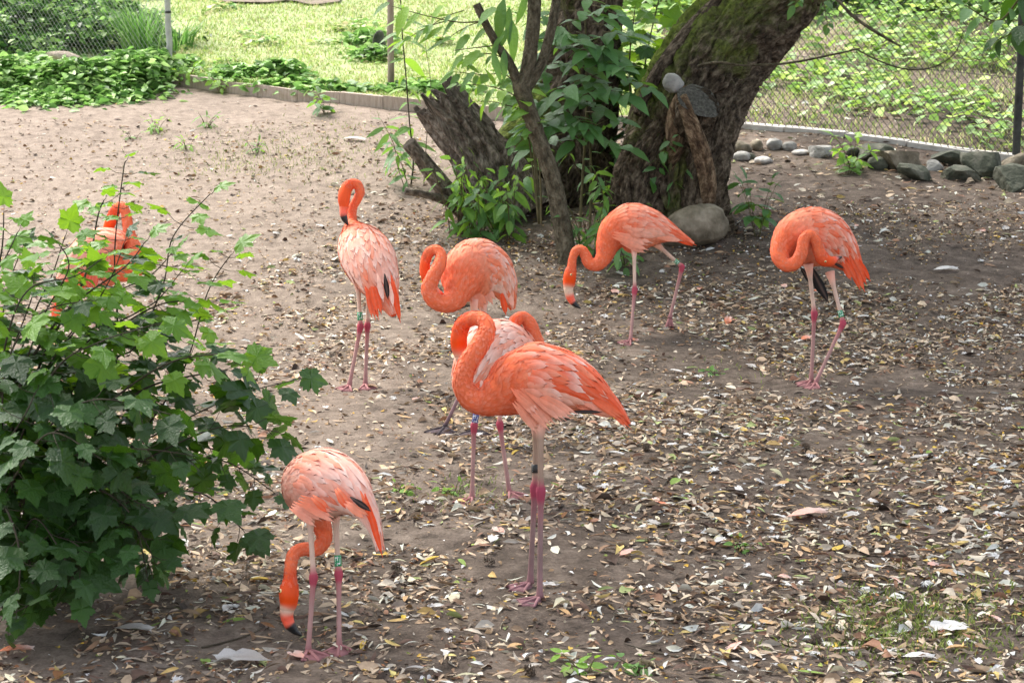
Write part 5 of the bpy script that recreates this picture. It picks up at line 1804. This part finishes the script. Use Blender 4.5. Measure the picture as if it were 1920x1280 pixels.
# ---- elder shrub between the trunks
EB = G(1095, 470)
DE = DT + .15
elder = Plant('elder_shrub', Vector((EB.x, EB.y + .2, gz(EB.x, EB.y + .2))), 'green elder shrub with paired leaflets climbing between the two trunks', 'shrub', 15)
for sp_ in ([(1085, 470, -.4), (1092, 340, -.35), (1100, 200, -.3), (1098, 60, -.3), (1092, -80, -.3)], [(1105, 470, -.4), (1108, 330, -.35), (1103, 230, -.3), (1085, 120, -.3), (1060, 30, -.3), (1040, -60, -.3)]):
    elder.stem([P(u, v, DE + dd) for u, v, dd in sp_], .012, .006, 'stem')
r = elder.r
ELD = [(1095, 30, -1), (1110, 45, 1), (1090, 75, -1), (1105, 95, 1), (1085, 120, -1), (1100, 150, 1), (1080, 175, -1), (1110, 165, 1), (1085, 205, -1), (1100, 210, 1), (1075, 235, -1), (1060, 60, -1), (1050, 110, -1), (1110, 10, 1), (1040, 150, -1), (1060, 180, 1), (1130, 60, 1), (1150, 140, 1), (1050, 20, -1), (1075, 0, 1), (1030, 190, -1), (1120, 120, 1), (1020, 225, -1), (1060, 250, -1), (1070, 90, 1), (1060, 140, 1), (1120, 80, -1), (1130, 190, -1), (1115, 230, -1), (1040, 70, 1), (1090, 255, 1), (1130, 25, -1), (1055, 215, 1), (1030, 120, 1), (1120, 140, -1), (1140, 100, -1), (1095, 110, 1), (1080, 60, 1), (1150, 60, -1), (1135, 165, -1), (1045, 245, 1), (1100, 185, -1), (1070, 20, 1), (1140, 225, -1), (1025, 60, 1)]
for (u, v, sg) in ELD:
    dd = -.5 + r.uniform(-.15, .1)
    elder.compound(P(u, v, DE + dd), Vector((sg * r.uniform(.5, 1), -r.uniform(.2, .8), r.uniform(-.15, .15))), r.uniform(.22, .34), 'ovate', 'elder', r.uniform(.14, .20), r.choice((2, 3)))
# low spray reaching left across the stump
LS = Plant('spreading_bush', G(1010, 420), 'yellow green spray of leaves spreading above the broken stump', 'shrub', 25)
for pth in ([(1015, 420, -.1), (1010, 300, -.15), (985, 200, -.15), (930, 165, -.2), (860, 158, -.25)], [(1012, 420, .1), (1000, 260, .1), (960, 150, .05), (900, 140, .0), (850, 135, .0)], [(1010, 420, .15), (985, 230, .1), (940, 195, .1), (895, 190, .1)],
            [(1010, 420, .1), (990, 190, .05), (950, 115, .05), (900, 100, .0), (860, 110, 0)]):
    LS.leafy([P(u, v, DS + .15 + dd) for u, v, dd in pth], .007, .002, 'ovate', 'limeleaf', .15, .075, pet=.02, start=.5, droop=.25, matk2='herb', tilt=.3)
# big maple leaves hanging behind, between the trunks
BK = Plant('background_maple', Vector((P(1200, 300, DT + 1.2).x, P(1200, 300, DT + 1.2).y, gz(P(1200, 300, DT + 1.2).x, P(1200, 300, DT + 1.2).y))), 'broad maple leaves filling the gap between the willow trunks', 'shrub', 35)
for pth in ([(1195, 330, .8), (1200, 200, .8), (1215, 90, .8), (1240, -20, .8)], [(1195, 330, .7), (1185, 220, .7), (1180, 120, .7), (1190, 20, .7)], [(1195, 330, .7), (1215, 230, .65), (1235, 150, .6), (1255, 60, .6)], [(1195, 330, .6), (1205, 280, .6), (1180, 250, .55), (1160, 200, .55)]):
    BK.leafy([P(u, v, DT + dd) for u, v, dd in pth], .010, .004, 'maple', 'maple', .24, .13, pet=.09, start=.2, droop=.45, matk2='maple_y', tilt=.5)

# ---- tall herb left of the stump
HB = G(770, 350)
DH = depth_of(HB)
hb = Plant('willowherb', HB, 'tall dark stemmed herb with narrow leaves left of the stump', 'plant', 45)
hb.leafy([HB, P(775, 300, DH), P(768, 230, DH), P(760, 130, DH), P(754, 60, DH), P(750, -30, DH)], .007, .004, 'lance', 'herb', .23, .11, pet=.01, start=.12, droop=.3, matk2='limeleaf', stemmat='stem_dark', tilt=.35)
hb.leafy([HB + Vector((.1, .05, 0)), P(800, 260, DH), P(808, 170, DH + .1), P(797, 80, DH + .1)], .004, .002, 'lance', 'limeleaf', .15, .16, pet=.01, start=.5, droop=.2)
hb.leafy([HB + Vector((-.05, .0, 0)), P(745, 310, DH), P(738, 270, DH), P(715, 225, DH)], .004, .002, 'lance', 'elder', .20, .06, pet=.01, start=.3, droop=.5)
hb.leafy([HB + Vector((-.02, .0, 0)), P(760, 330, DH - .1), P(750, 300, DH - .1), P(735, 270, DH - .1)], .004, .002, 'lance', 'elder', .20, .06, pet=.01, start=.2, droop=.6)

# ---- leafy herbs at the foot of the trunks
HERBS = [(905, 440, 11, .62, 'bushy green nettles at the foot of the broken stump'), (960, 448, 8, .5, 'low green nettles between the stump and the sapling'), (862, 440, 6, .55, 'drooping pale herb leaning left from the stump'),
         (1160, 420, 11, .72, 'leafy herb between the sapling and the leaning trunk'), (1105, 478, 8, .42, 'broad leaved herb right at the foot of the sapling'), (1215, 400, 7, .5, 'small green herb against the foot of the leaning trunk'), (1180, 500, 6, .35, 'low dark herb in front of the boulder')]
for i, (u, v, ns, h, lab) in enumerate(HERBS):
    b = G(u, v); D_ = depth_of(b)
    pl = Plant('herb', b, lab, 'plant', 100 + i)
    for k in range(ns):
        a = pl.r.uniform(0, 2 * math.pi); o_ = pl.r.uniform(.05, .48) * min(1, h + .2)
        hh = h * pl.r.uniform(.55, 1.0)
        b0 = b + Vector((math.cos(a) * o_ * .5, math.sin(a) * o_ * .4, 0)); b0.z = gz(b0.x, b0.y) - .01
        tip = b0 + Vector((math.cos(a) * o_, math.sin(a) * o_ * .7 - .05, hh))
        pl.leafy([b0, b0.lerp(tip, .5) + Vector((math.cos(a) * -.02, 0, .03)), tip], .0045, .002, 'lance' if (i == 2 or k % 2) else 'serrate', 'elder' if k % 3 == 0 else 'herb', pl.r.uniform(.10, .17), .10, pet=.015, start=.25, droop=.6, matk2='limeleaf' if (i < 3 and k % 2) else 'elder', tilt=.5)
# ---- small plant right of the boulder, weeds by the stones, seedlings
SMALL = [(1420, 445, 5, .42, 'serrate', 'elder', .15, 'small green seedling tree right of the boulder'), (1600, 318, 7, .28, 'ovate', 'limeleaf', .14, 'bright weed growing among the stones by the fence'), (1590, 325, 4, .14, 'ovate', 'herb', .10, 'low weed in front of the stones by the fence'),
         (388, 240, 7, .16, 'lance', 'herb', .10, 'dark little weed tuft on the sand'), (292, 246, 6, .15, 'lance', 'limeleaf', .11, 'spreading weed on the pale sand'), (612, 215, 5, .22, 'ovate', 'elder', .12, 'bluish weed by the timber edging'),
         (350, 160, 7, .22, 'ovate', 'limeleaf', .12, 'pale weed against the corner of the edging'), (415, 175, 5, .22, 'serrate', 'limeleaf', .11, 'weed leaning on the edging board'), (480, 288, 5, .12, 'lance', 'herb', .09, 'tiny weed in the middle of the sand'), (352, 280, 5, .10, 'lance', 'limeleaf', .09, 'tiny pale weed on the sand'), (250, 262, 4, .08, 'lance', 'herb', .08, 'smallest weed on the sand'),
         (300, 1090, 5, .20, 'serrate', 'maple', .09, 'dark seedling in the shade under the maple shrub'), (1095, 1258, 5, .06, 'ovate', 'limeleaf', .055, 'fresh green seedling in the leaf litter'), (1205, 1258, 6, .06, 'ovate', 'herb', .05, 'low clover like weed in the leaf litter'), (850, 925, 6, .05, 'ovate', 'limeleaf', .05, 'bright weed by the ringed leg'), (745, 925, 5, .05, 'ovate', 'limeleaf', .045, 'small weed left of the pale flamingo'),
         (1395, 1030, 5, .06, 'ovate', 'herb', .05, 'little weed on the bare soil'), (1340, 700, 4, .05, 'ovate', 'herb', .05, 'tiny green weed in the brown leaves')]
for i, (u, v, ns, h, kd, mk, sz, lab) in enumerate(SMALL):
    b = G(u, v)
    pl = Plant('weed' if i else 'tree_seedling', b, lab, 'plant', 200 + i)
    for k in range(ns):
        a = pl.r.uniform(0, 2 * math.pi); o_ = pl.r.uniform(.3, 1.0) * max(.07, h * .6)
        b0 = b + Vector((math.cos(a) * .015, math.sin(a) * .015, -.01))
        tip = b0 + Vector((math.cos(a) * o_, math.sin(a) * o_, h * pl.r.uniform(.5, 1)))
        pl.leafy([b0, b0.lerp(tip, .5) + Vector((0, 0, h * .12)), tip], .003, .0015, kd, mk, sz, max(.05, sz * .7), pet=.012, start=.4, droop=.3, tilt=.35)

# ---- overhanging branch by the black post
OB = P(1960, -40, DT - 1.2)
ob = Plant('overhanging_branch', OB, 'leafy branch hanging in beside the black fence post', 'branch', 300)
ob.leafy([P(2050, -200, DT - 1), P(1975, -60, DT - 1.2), P(1915, -5, DT - 1.3), P(1870, 40, DT - 1.3), P(1810, 10, DT - 1.3)], .012, .004, 'ovate', 'maple', .20, .10, pet=.03, start=.45, droop=.3, matk2='elder', tilt=.4)
ob.leafy([P(1975, -60, DT - 1.2), P(1940, 20, DT - 1.25), P(1900, 60, DT - 1.3), P(1870, 75, DT - 1.3)], .008, .003, 'ovate', 'maple', .20, .09, pet=.03, start=.4, droop=.5, tilt=.4)
ob2 = Plant('hanging_sprig', P(1500, -40, DT - .3), 'small pale sprig of leaves in front of the leaning trunk top', 'branch', 301)
ob2.leafy([P(1530, -60, DT - .3), P(1505, -10, DT - .4), P(1490, 10, DT - .42)], .004, .002, 'ovate', 'elder', .13, .05, pet=.02, start=.4, droop=.2)
ob2.leafy([P(1530, -60, DT - .3), P(1545, 10, DT - .4), P(1552, 50, DT - .42)], .004, .002, 'ovate', 'elder', .12, .07, pet=.02, start=.5, droop=.4)

# ------------------------------------------------------------------ leaf litter
def litter_density(x, y):
    d = .60 + 1.2 * vnoise(x * 1.1, y * .9, 61) + 1.3 * vnoise(x * 3.2, y * 2.4, 62) + .6 * vnoise(x * 8, y * 6, 63)
    near = np.clip((8.2 - y) / 1.8, 0, 1)
    d = d + .30 * near + .35 * np.clip((7.4 - y) / .8, 0, 1) * np.clip(-x, 0, 1)
    d = d + np.clip(x * .16, -.35, .25)
    # trodden way behind the shrub and pale sand
    d = d - .55 * np.exp(-((x + .75) / .55) ** 2 - ((y - 9.4) / 1.5) ** 2)
    sandy = np.clip((-x - 1.15) / .8, 0, 1) * np.clip((y - 9.5) / 1.5, 0, 1)
    d = d - .75 * sandy
    d = d - .25 * np.clip((y - 13) / 3, 0, 1)
    return np.clip(d, .06, 1)


PAL = np.array([lin('bc9c78'), lin('a88660'), lin('cdb08c'), lin('dcc8ac'), lin('84603f'), lin('644838'), lin('9a8672'), lin('ccbfac'), lin('c9a040'), lin('d0b048'), lin('93a050'), lin('9c6a48'), lin('46362a')])
PW = np.array([.14, .12, .15, .13, .09, .10, .06, .08, .03, .02, .03, .05, .08]); PW = PW / PW.sum()


def scatter(n, y0, y1, rs):
    X = np.zeros(0); Y = np.zeros(0)
    while len(X) < n:
        m = n * 3
        y = np.sqrt(rs.uniform(y0 ** 2, y1 ** 2, m)); x = rs.uniform(-1, 1, m) * (.29 * y + .35)
        k = rs.uniform(0, 1, m) < litter_density(x, y)
        X = np.concatenate([X, x[k]]); Y = np.concatenate([Y, y[k]])
    return X[:n], Y[:n]


def litter_leaves(name, X, Y, Ls, asp, C, rs, lift=.012):
    n = len(X)
    az = rs.uniform(0, 2 * np.pi, n)
    Z = gz_np(X, Y) + rs.uniform(.002, lift, n)
    d = np.stack([np.cos(az), np.sin(az), rs.normal(0, .16, n)], 1); d /= np.linalg.norm(d, axis=1, keepdims=True)
    nn = rs.normal(0, .55, (n, 3)); nn[:, 2] += 1
    nn -= d * np.sum(nn * d, 1, keepdims=True); nn /= np.linalg.norm(nn, axis=1, keepdims=True)
    sd = np.cross(d, nn)
    L = Ls[:, None]; w = L * asp[:, None] * .5
    bend = rs.normal(.02, .09, (n, 1)) * L; cup = rs.uniform(-.4, .9, (n, 1)) * w
    sw = rs.uniform(-.45, .45, (n, 1)) * L
    p = np.stack([X, Y, Z], 1)
    rows = []
    for s, ww in ((0, .0), (.28, .85), (.62, .9), (1, 0)):
        c = p + d * L * (s - .5) + nn * (bend * (1 - (2 * s - 1) ** 2)) + sd * sw * (s - .5) ** 2 * 2
        if ww:
            rows += [c - sd * w * ww + nn * cup, c, c + sd * w * ww + nn * cup]
        else:
            rows += [c]
    V = np.stack(rows, 1).reshape(-1, 3)
    i = np.arange(n) * 8
    T = ((0, 2, 1), (0, 3, 2), (1, 2, 5), (1, 5, 4), (2, 3, 6), (2, 6, 5), (4, 5, 7), (5, 6, 7))
    F = np.concatenate([np.stack([i + a_, i + b_, i + c_], 1) for a_, b_, c_ in T])
    # keep everything above the soil
    gzv = gz_np(V[:, 0], V[:, 1]) + .001
    V[:, 2] = np.maximum(V[:, 2], gzv)
    return mesh_np(name, V, F, M['vcol'], np.repeat(C, 8, axis=0))


rs = np.random.RandomState(9)
xs, ys, ls, asps, cs_ = [], [], [], [], []
for (n, y0, y1, lo, hi) in ((9000, 5.2, 8.2, .022, .080), (14000, 8.2, 13, .024, .08), (5000, 13, 19, .035, .09)):
    x, y = scatter(n, y0, y1, rs)
    xs.append(x); ys.append(y); ls.append(rs.uniform(lo, hi, n)); asps.append(np.where(rs.uniform(0, 1, n) < .84, rs.uniform(.12, .30, n), rs.uniform(.4, .65, n)))
    c = PAL[rs.choice(len(PAL), n, p=PW)]
    c = c * .72 + .28 * c.mean(axis=1, keepdims=True)
    cs_.append(np.clip(c * rs.uniform(.6, 1.3, (n, 1)), 0, .6))
LXx = np.concatenate(xs); LYy = np.concatenate(ys); LL = np.concatenate(ls); LA = np.concatenate(asps); LC = np.concatenate(cs_)
o = litter_leaves('leaf_litter', LXx, LYy, LL, LA, LC, rs)
tag(o, 'thick litter of dry brown and tan leaves covering the dirt', 'leaf litter'); o['kind'] = 'stuff'
# crumbs: leaf scraps, chips, soil clods
n = 34000
x, y = scatter(n, 5.1, 15, rs)
sc_ = PAL[rs.choice(len(PAL), n, p=PW)] * (.5 + .7 * rs.uniform(0, 1, (n, 1)))
sc_ = np.where(rs.uniform(0, 1, (n, 1)) < .07, np.array([[.72, .70, .68]]), sc_)
o = litter_leaves('leaf_scraps', x, y, rs.uniform(.008, .028, n), rs.uniform(.3, .9, n), sc_, rs, .007)
tag(o, 'crumbled scraps of dead leaf and bark over the bare dirt', 'leaf scraps'); o['kind'] = 'stuff'
n = 7000
y = np.sqrt(rs.uniform(8.5 ** 2, 18 ** 2, n)); x = rs.uniform(-1, .25, n) * (.29 * y + .3)
sc_ = PAL[rs.choice(len(PAL), n, p=PW)] * (.35 + .6 * rs.uniform(0, 1, (n, 1)))
o = litter_leaves('soil_crumbs', x, y, rs.uniform(.010, .05, n), rs.uniform(.2, .8, n), sc_, rs, .008)
tag(o, 'dark crumbs and leaf stalks strewn over the bare sand', 'debris'); o['kind'] = 'stuff'
# green and mossy grass patches
pxs, pys = [], []
for (u, v, n_, sx, sy) in ((1730, 1170, 1500, .16, .22), (1600, 1190, 500, .14, .2), (560, 285, 900, .55, .45), (470, 300, 600, .5, .5), (640, 300, 350, .5, .4), (700, 235, 300, .5, .3), (420, 320, 200, .5, .5), (880, 925, 160, .1, .12), (1420, 700, 60, .2, .2), (1860, 1120, 200, .1, .2)):
    g = G(u, v); pxs.append(rs.normal(g.x, sx, n_)); pys.append(rs.normal(g.y, sy, n_))
x = np.concatenate(pxs); y = np.concatenate(pys)
o = blades('grass_patches', x, y, gz_np(x, y), rs.uniform(.015, .05, len(x)), .006, pick([lin('6b7a34'), lin('87994a'), lin('55682c'), lin('a0a860')], len(x)), .9, rs)
tag(o, 'thin patches of short grass on the trodden dirt', 'grass'); o['kind'] = 'stuff'

# ------------------------------------------------------------------ single fallen leaves on top, and shed feathers
def fleaf_mesh(kind, col, var):
    rr = random.Random(var * 13 + 5)
    asp = {'narrow': .22, 'broad': .45}[kind]
    V, F, C = [], [], []
    bend = rr.uniform(-.02, .10); cup = rr.uniform(-.1, .4); sw = rr.uniform(-.2, .2)
    n = 6
    for i in range(n + 1):
        s = i / n
        w = asp * .5 * math.sin(math.pi * min(1, s * .93 + .04)) ** .8 * (1.15 - .3 * s)
        for j in (-1, 0, 1):
            V.append(Vector((j * w + sw * (s - .5) ** 2, s - .5, bend * (1 - (2 * s - 1) ** 2) + abs(j) * cup * w * 2 + rr.uniform(-.01, .01))))
            C.append(mixc(col, (.12, .07, .04), (.25 if j == 0 else 0) + .25 * rr.random() * (s > .8)))
    for i in range(n):
        a = i * 3
        F += [(a, a + 1, a + 4, a + 3), (a + 1, a + 2, a + 5, a + 4)]
    me = bpy.data.meshes.new('fallen_leaf')
    me.from_pydata([tuple(v) for v in V], [], F)
    at = me.attributes.new('Col', 'FLOAT_COLOR', 'POINT')
    arr = np.ones((len(V), 4), dtype=np.float32); arr[:, :3] = np.array(C); at.data.foreach_set('color', arr.ravel())
    me.polygons.foreach_set('use_smooth', [True] * len(F))
    me.materials.append(M['vcol'])
    return me


FL = {'yellow': (lin('ccac4c'), 'narrow yellow leaf lying loose on the leaf litter', 'yellow fallen leaves'), 'tan': (lin('c8a274'), 'curled tan leaf lying loose on the leaf litter', 'tan fallen leaves'),
      'green': (lin('7f9a48'), 'green fallen leaf lying on the leaf litter', 'green fallen leaves'), 'brown': (lin('8a5e3a'), 'brown crisp leaf lying loose on the leaf litter', 'brown fallen leaves'), 'pale': (lin('b8b494'), 'pale greyish green leaf lying on the leaf litter', 'pale fallen leaves')}
fme = {(k, kd, v): fleaf_mesh(kd, FL[k][0], v + hash_) for hash_, k in enumerate(FL) for kd in ('narrow', 'broad') for v in range(3)}


def lay(me, name, x, y, size, az, tilt=(0, 0), lift=.006):
    o = bpy.data.objects.new(name, me)
    COL.objects.link(o)
    o.location = (x, y, gz(x, y) + lift)
    e = .04
    nx_ = (gz(x + e, y) - gz(x - e, y)) / (2 * e); ny_ = (gz(x, y + e) - gz(x, y - e)) / (2 * e)
    q = Vector((0, 0, 1)).rotation_difference(Vector((-nx_, -ny_, 1)).normalized())
    o.rotation_euler = (q.to_matrix().to_4x4() @ Matrix.Rotation(az, 4, 'Z') @ Matrix.Rotation(tilt[0], 4, 'X') @ Matrix.Rotation(tilt[1], 4, 'Y')).to_euler()
    o.scale = (size, size, size)
    return o


rl = random.Random(31)
count = 0
while count < 250:
    y = math.sqrt(rl.uniform(5.5 ** 2, 9.8 ** 2)); x = rl.uniform(-1, 1) * (.262 * y)
    if rl.random() > float(litter_density(np.array([x]), np.array([y]))[0]):
        continue
    k = rl.choices(list(FL), (18, 38, 12, 20, 14))[0]
    kd = 'narrow' if rl.random() < .78 else 'broad'
    o = lay(fme[(k, kd, rl.randrange(3))], 'fallen_leaf', x, y, rl.uniform(.05, .085), rl.uniform(0, 6.28), (rl.gauss(0, .12), rl.gauss(0, .15)), .010)
    tag(o, FL[k][1], 'fallen leaf', FL[k][2])
    count += 1


def shed_mesh(kind, var):
    """curved vane with a downy ragged base"""
    rr = random.Random(var * 17 + 3)
    V, F, C = [], [], []
    if kind == 'down':
        # tuft of soft barbs
        for b in range(26):
            a = rr.uniform(-1.3, 1.3) if b > 4 else rr.uniform(-3, 3)
            L = rr.uniform(.45, 1.0) * (1 - .25 * abs(a))
            w = rr.uniform(.05, .11); up = rr.uniform(.05, .55)
            d = Vector((math.sin(a), math.cos(a), 0)); s = Vector((d.y, -d.x, 0))
            b0 = len(V)
            for t in (0, .5, 1):
                p = d * (L * t - .35) if False else d * L * t + Vector((0, -.4, 0)) + Vector((0, 0, up * t * (1.2 - t)))
                ww = w * (1 - .75 * t) + .01
                V += [p - s * ww, p + s * ww]; c = rr.uniform(.62, .8); C += [(c, c * .985, c * .97)] * 2
            F += [(b0, b0 + 1, b0 + 3, b0 + 2), (b0 + 2, b0 + 3, b0 + 5, b0 + 4)]
    else:
        col = {'white': (.74, .72, .70), 'pink': lin('f2b8a6'), 'orange': lin('f08a60'), 'grey': lin('b8b2ae')}[kind]
        n = 9; asp = rr.uniform(.16, .30); cv = rr.uniform(-.25, .25); hump = rr.uniform(.0, .08)
        for i in range(n + 1):
            s = i / n
            w = asp * (.55 + .45 * math.sin(math.pi * s)) * (1 if s < .8 else math.sqrt(max(0, 1 - ((s - .8) / .205) ** 2)))
            for j in (-2, -1, 0, 1, 2):
                jag = rr.uniform(.5, 1.5) if (abs(j) == 2 and s < .5) else rr.uniform(.88, 1.1)
                V.append(Vector((j / 2 * w * jag + cv * (s - .5) ** 2 * 2, s - .5 - .06 * abs(j), hump * math.sin(math.pi * s) + (.10 * abs(j) * w) + (rr.uniform(0, .06) if s < .35 and j else 0))))
                C.append(mixc((.76, .74, .72), col, min(1, .25 + s)) if j else mixc(col, (.5, .42, .36), .3))
        for i in range(n):
            for j in range(4):
                a = i * 5 + j; F.append((a, a + 1, a + 6, a + 5))
    me = bpy.data.meshes.new('shed_feather')
    me.from_pydata([tuple(v) for v in V], [], F)
    at = me.attributes.new('Col', 'FLOAT_COLOR', 'POINT')
    arr = np.ones((len(V), 4), dtype=np.float32); arr[:, :3] = np.array(C); at.data.foreach_set('color', arr.ravel())
    me.polygons.foreach_set('use_smooth', [True] * len(F))
    me.materials.append(M['down'])
    return me


fe = {(k, v): shed_mesh(k, v) for k in ('down', 'white', 'pink', 'orange', 'grey') for v in range(4)}
FLAB = {'down': ('fluffy white down feather lying on the ground', 'white down feathers'), 'white': ('small white shed feather lying on the ground', 'white shed feathers'), 'pink': ('pale pink shed feather lying on the ground', 'pink shed feathers'), 'orange': ('small orange tipped shed feather lying on the ground', 'orange shed feathers'), 'grey': ('greyish shed feather lying on the ground', 'grey shed feathers')}
count = 0
while count < 250:
    y = math.sqrt(rl.uniform(5.5 ** 2, 14.5 ** 2)) ; x = rl.uniform(-1, 1) * (.265 * y)
    if rl.random() > float(litter_density(np.array([x]), np.array([y]))[0]) + .06:
        continue
    k = rl.choices(list(FLAB), (46, 26, 13, 5, 10))[0]
    o = lay(fe[(k, rl.randrange(4))], 'shed_feather', x, y, rl.uniform(.028, .06) if k == 'down' else rl.uniform(.045, .085), rl.uniform(0, 6.28), (rl.gauss(0, .12), rl.gauss(0, .2)), .010)
    tag(o, FLAB[k][0], 'feather', FLAB[k][1])
    count += 1
# the big ones that stand out
for (u, v, k, sz, az, lab) in ((1512, 972, 'pink', .17, 1.75, 'long curved pale pink feather on the bare soil'), (1785, 1186, 'white', .15, -1.35, 'large white feather lying on the grassy patch'), (1718, 1240, 'white', .10, 1.5, 'broad white feather with its tip in the leaves, below the grassy patch'), (460, 1244, 'grey', .17, -1.5, 'large downy grey feather in front of the stooping flamingo'),
                               (245, 1188, 'grey', .13, 1.4, 'big fluffy beige feather in the shade of the maple shrub'), (1770, 1010 - 500, 'white', .16, 1.5, 'long pale feather on the brown leaves toward the fence'), (1245, 1095 - 300, 'grey', .09, 1.6, 'grey blue feather on the ground right of the tall flamingo'), (25, 1228, 'orange', .11, 1.8, 'bright orange feather lying in the dark litter'), (1150, 1190 - 335, 'white', .08, 1.2, 'white feather on the soil beside the tail of the tall flamingo'), (660, 265, 'white', .20, 1.5, 'white patch of feathers on the far dirt')):
    g = G(u, v)
    o = lay(fe[(k, 1)], 'shed_feather', g.x, g.y, sz, az, (.05, .1), .014)
    tag(o, lab, 'feather')

# pine cones
def cone_mesh(var):
    rr = random.Random(var)
    V, F, C = [], [], []
    for i in range(34):
        t = i / 34
        a = i * 2.4
        r = .36 * math.sin(math.pi * (t * .85 + .12))
        d = Vector((math.cos(a), math.sin(a), 0)); s = Vector((-d.y, d.x, 0))
        p = Vector((0, 0, t - .5))
        q = p + d * (r + .12) + Vector((0, 0, .14))
        b = len(V)
        V += [p + d * r * .3 - s * .08, p + d * r * .3 + s * .08, q + s * .11, q + d * .03 + Vector((0, 0, .03)), q - s * .11]
        c0 = (.04, .03, .02); c1 = (.15, .11, .08)
        C += [c0, c0, c1, c1, c1]
        F += [(b, b + 1, b + 2, b + 4), (b + 4, b + 2, b + 3)]
    me = bpy.data.meshes.new('pine_cone'); me.from_pydata([tuple(v) for v in V], [], F)
    at = me.attributes.new('Col', 'FLOAT_COLOR', 'POINT')
    arr = np.ones((len(V), 4), dtype=np.float32); arr[:, :3] = np.array(C); at.data.foreach_set('color', arr.ravel())
    me.materials.append(M['vcol'])
    return me


cm = cone_mesh(4)
for (u, v, lab) in ((1212, 846, 'dark pine cone on the soil beyond the tail of the tall flamingo'), (1512, 846, 'dark pine cone among brown leaves below the crossed legs of the coral flamingo'), (918, 1060, 'dark pine cone beside the feet of the tall flamingo'), (995, 1268, 'dark pine cone beside the fresh green seedling'), (745, 1075, 'dark pine cone near the tail tip of the stooping flamingo'), (1528, 1210, 'dark pine cone at the edge of the grassy patch'), (1793, 798, 'dark pine cone lying alone in the brown leaves')):
    g = G(u, v)
    o = lay(cm, 'pine_cone', g.x, g.y, .042, rl.uniform(0, 6), (1.3, rl.uniform(-.4, .4)), .018)
    tag(o, lab, 'pine cone', 'pine cones in the litter')
# twigs on the ground
for i in range(26):
    y = rl.uniform(5.7, 13); x = rl.uniform(-1, 1) * .26 * y
    L_ = rl.uniform(.10, .32); a = rl.uniform(0, 6.28); cv = rl.uniform(-.2, .2)
    cs = []
    for t in (-.5, -.2, .1, .35, .5):
        px, py = x + math.cos(a) * L_ * t - math.sin(a) * cv * L_ * t * t, y + math.sin(a) * L_ * t + math.cos(a) * cv * L_ * t * t
        cs.append(Vector((px, py, gz(px, py) + .006)))
    v, f, c = tube_data(cs, [.003, .0035, .003, .0025, .0015], 5)
    o = mesh('fallen_twig', v, f, M['stem_dark'])
    tag(o, 'thin dark twig lying on the ground', 'twig', 'fallen twigs')
# small log lying in the lawn
g = G(712, 108)
o = rock(g + Vector((0, 0, .14)), (.07, .06, .17), M['rock_dark'], 71, 'small dark stump standing in the lawn beside the wooden post', .5, name='lawn_stump', cat='stump')
g = G(118, 128)
o = rock(g + Vector((0, 0, .12)), (.22, .07, .06), M['timber'], 72, 'broken length of timber lying in the nettles', .8, name='old_timber', cat='timber', rz=-.3)
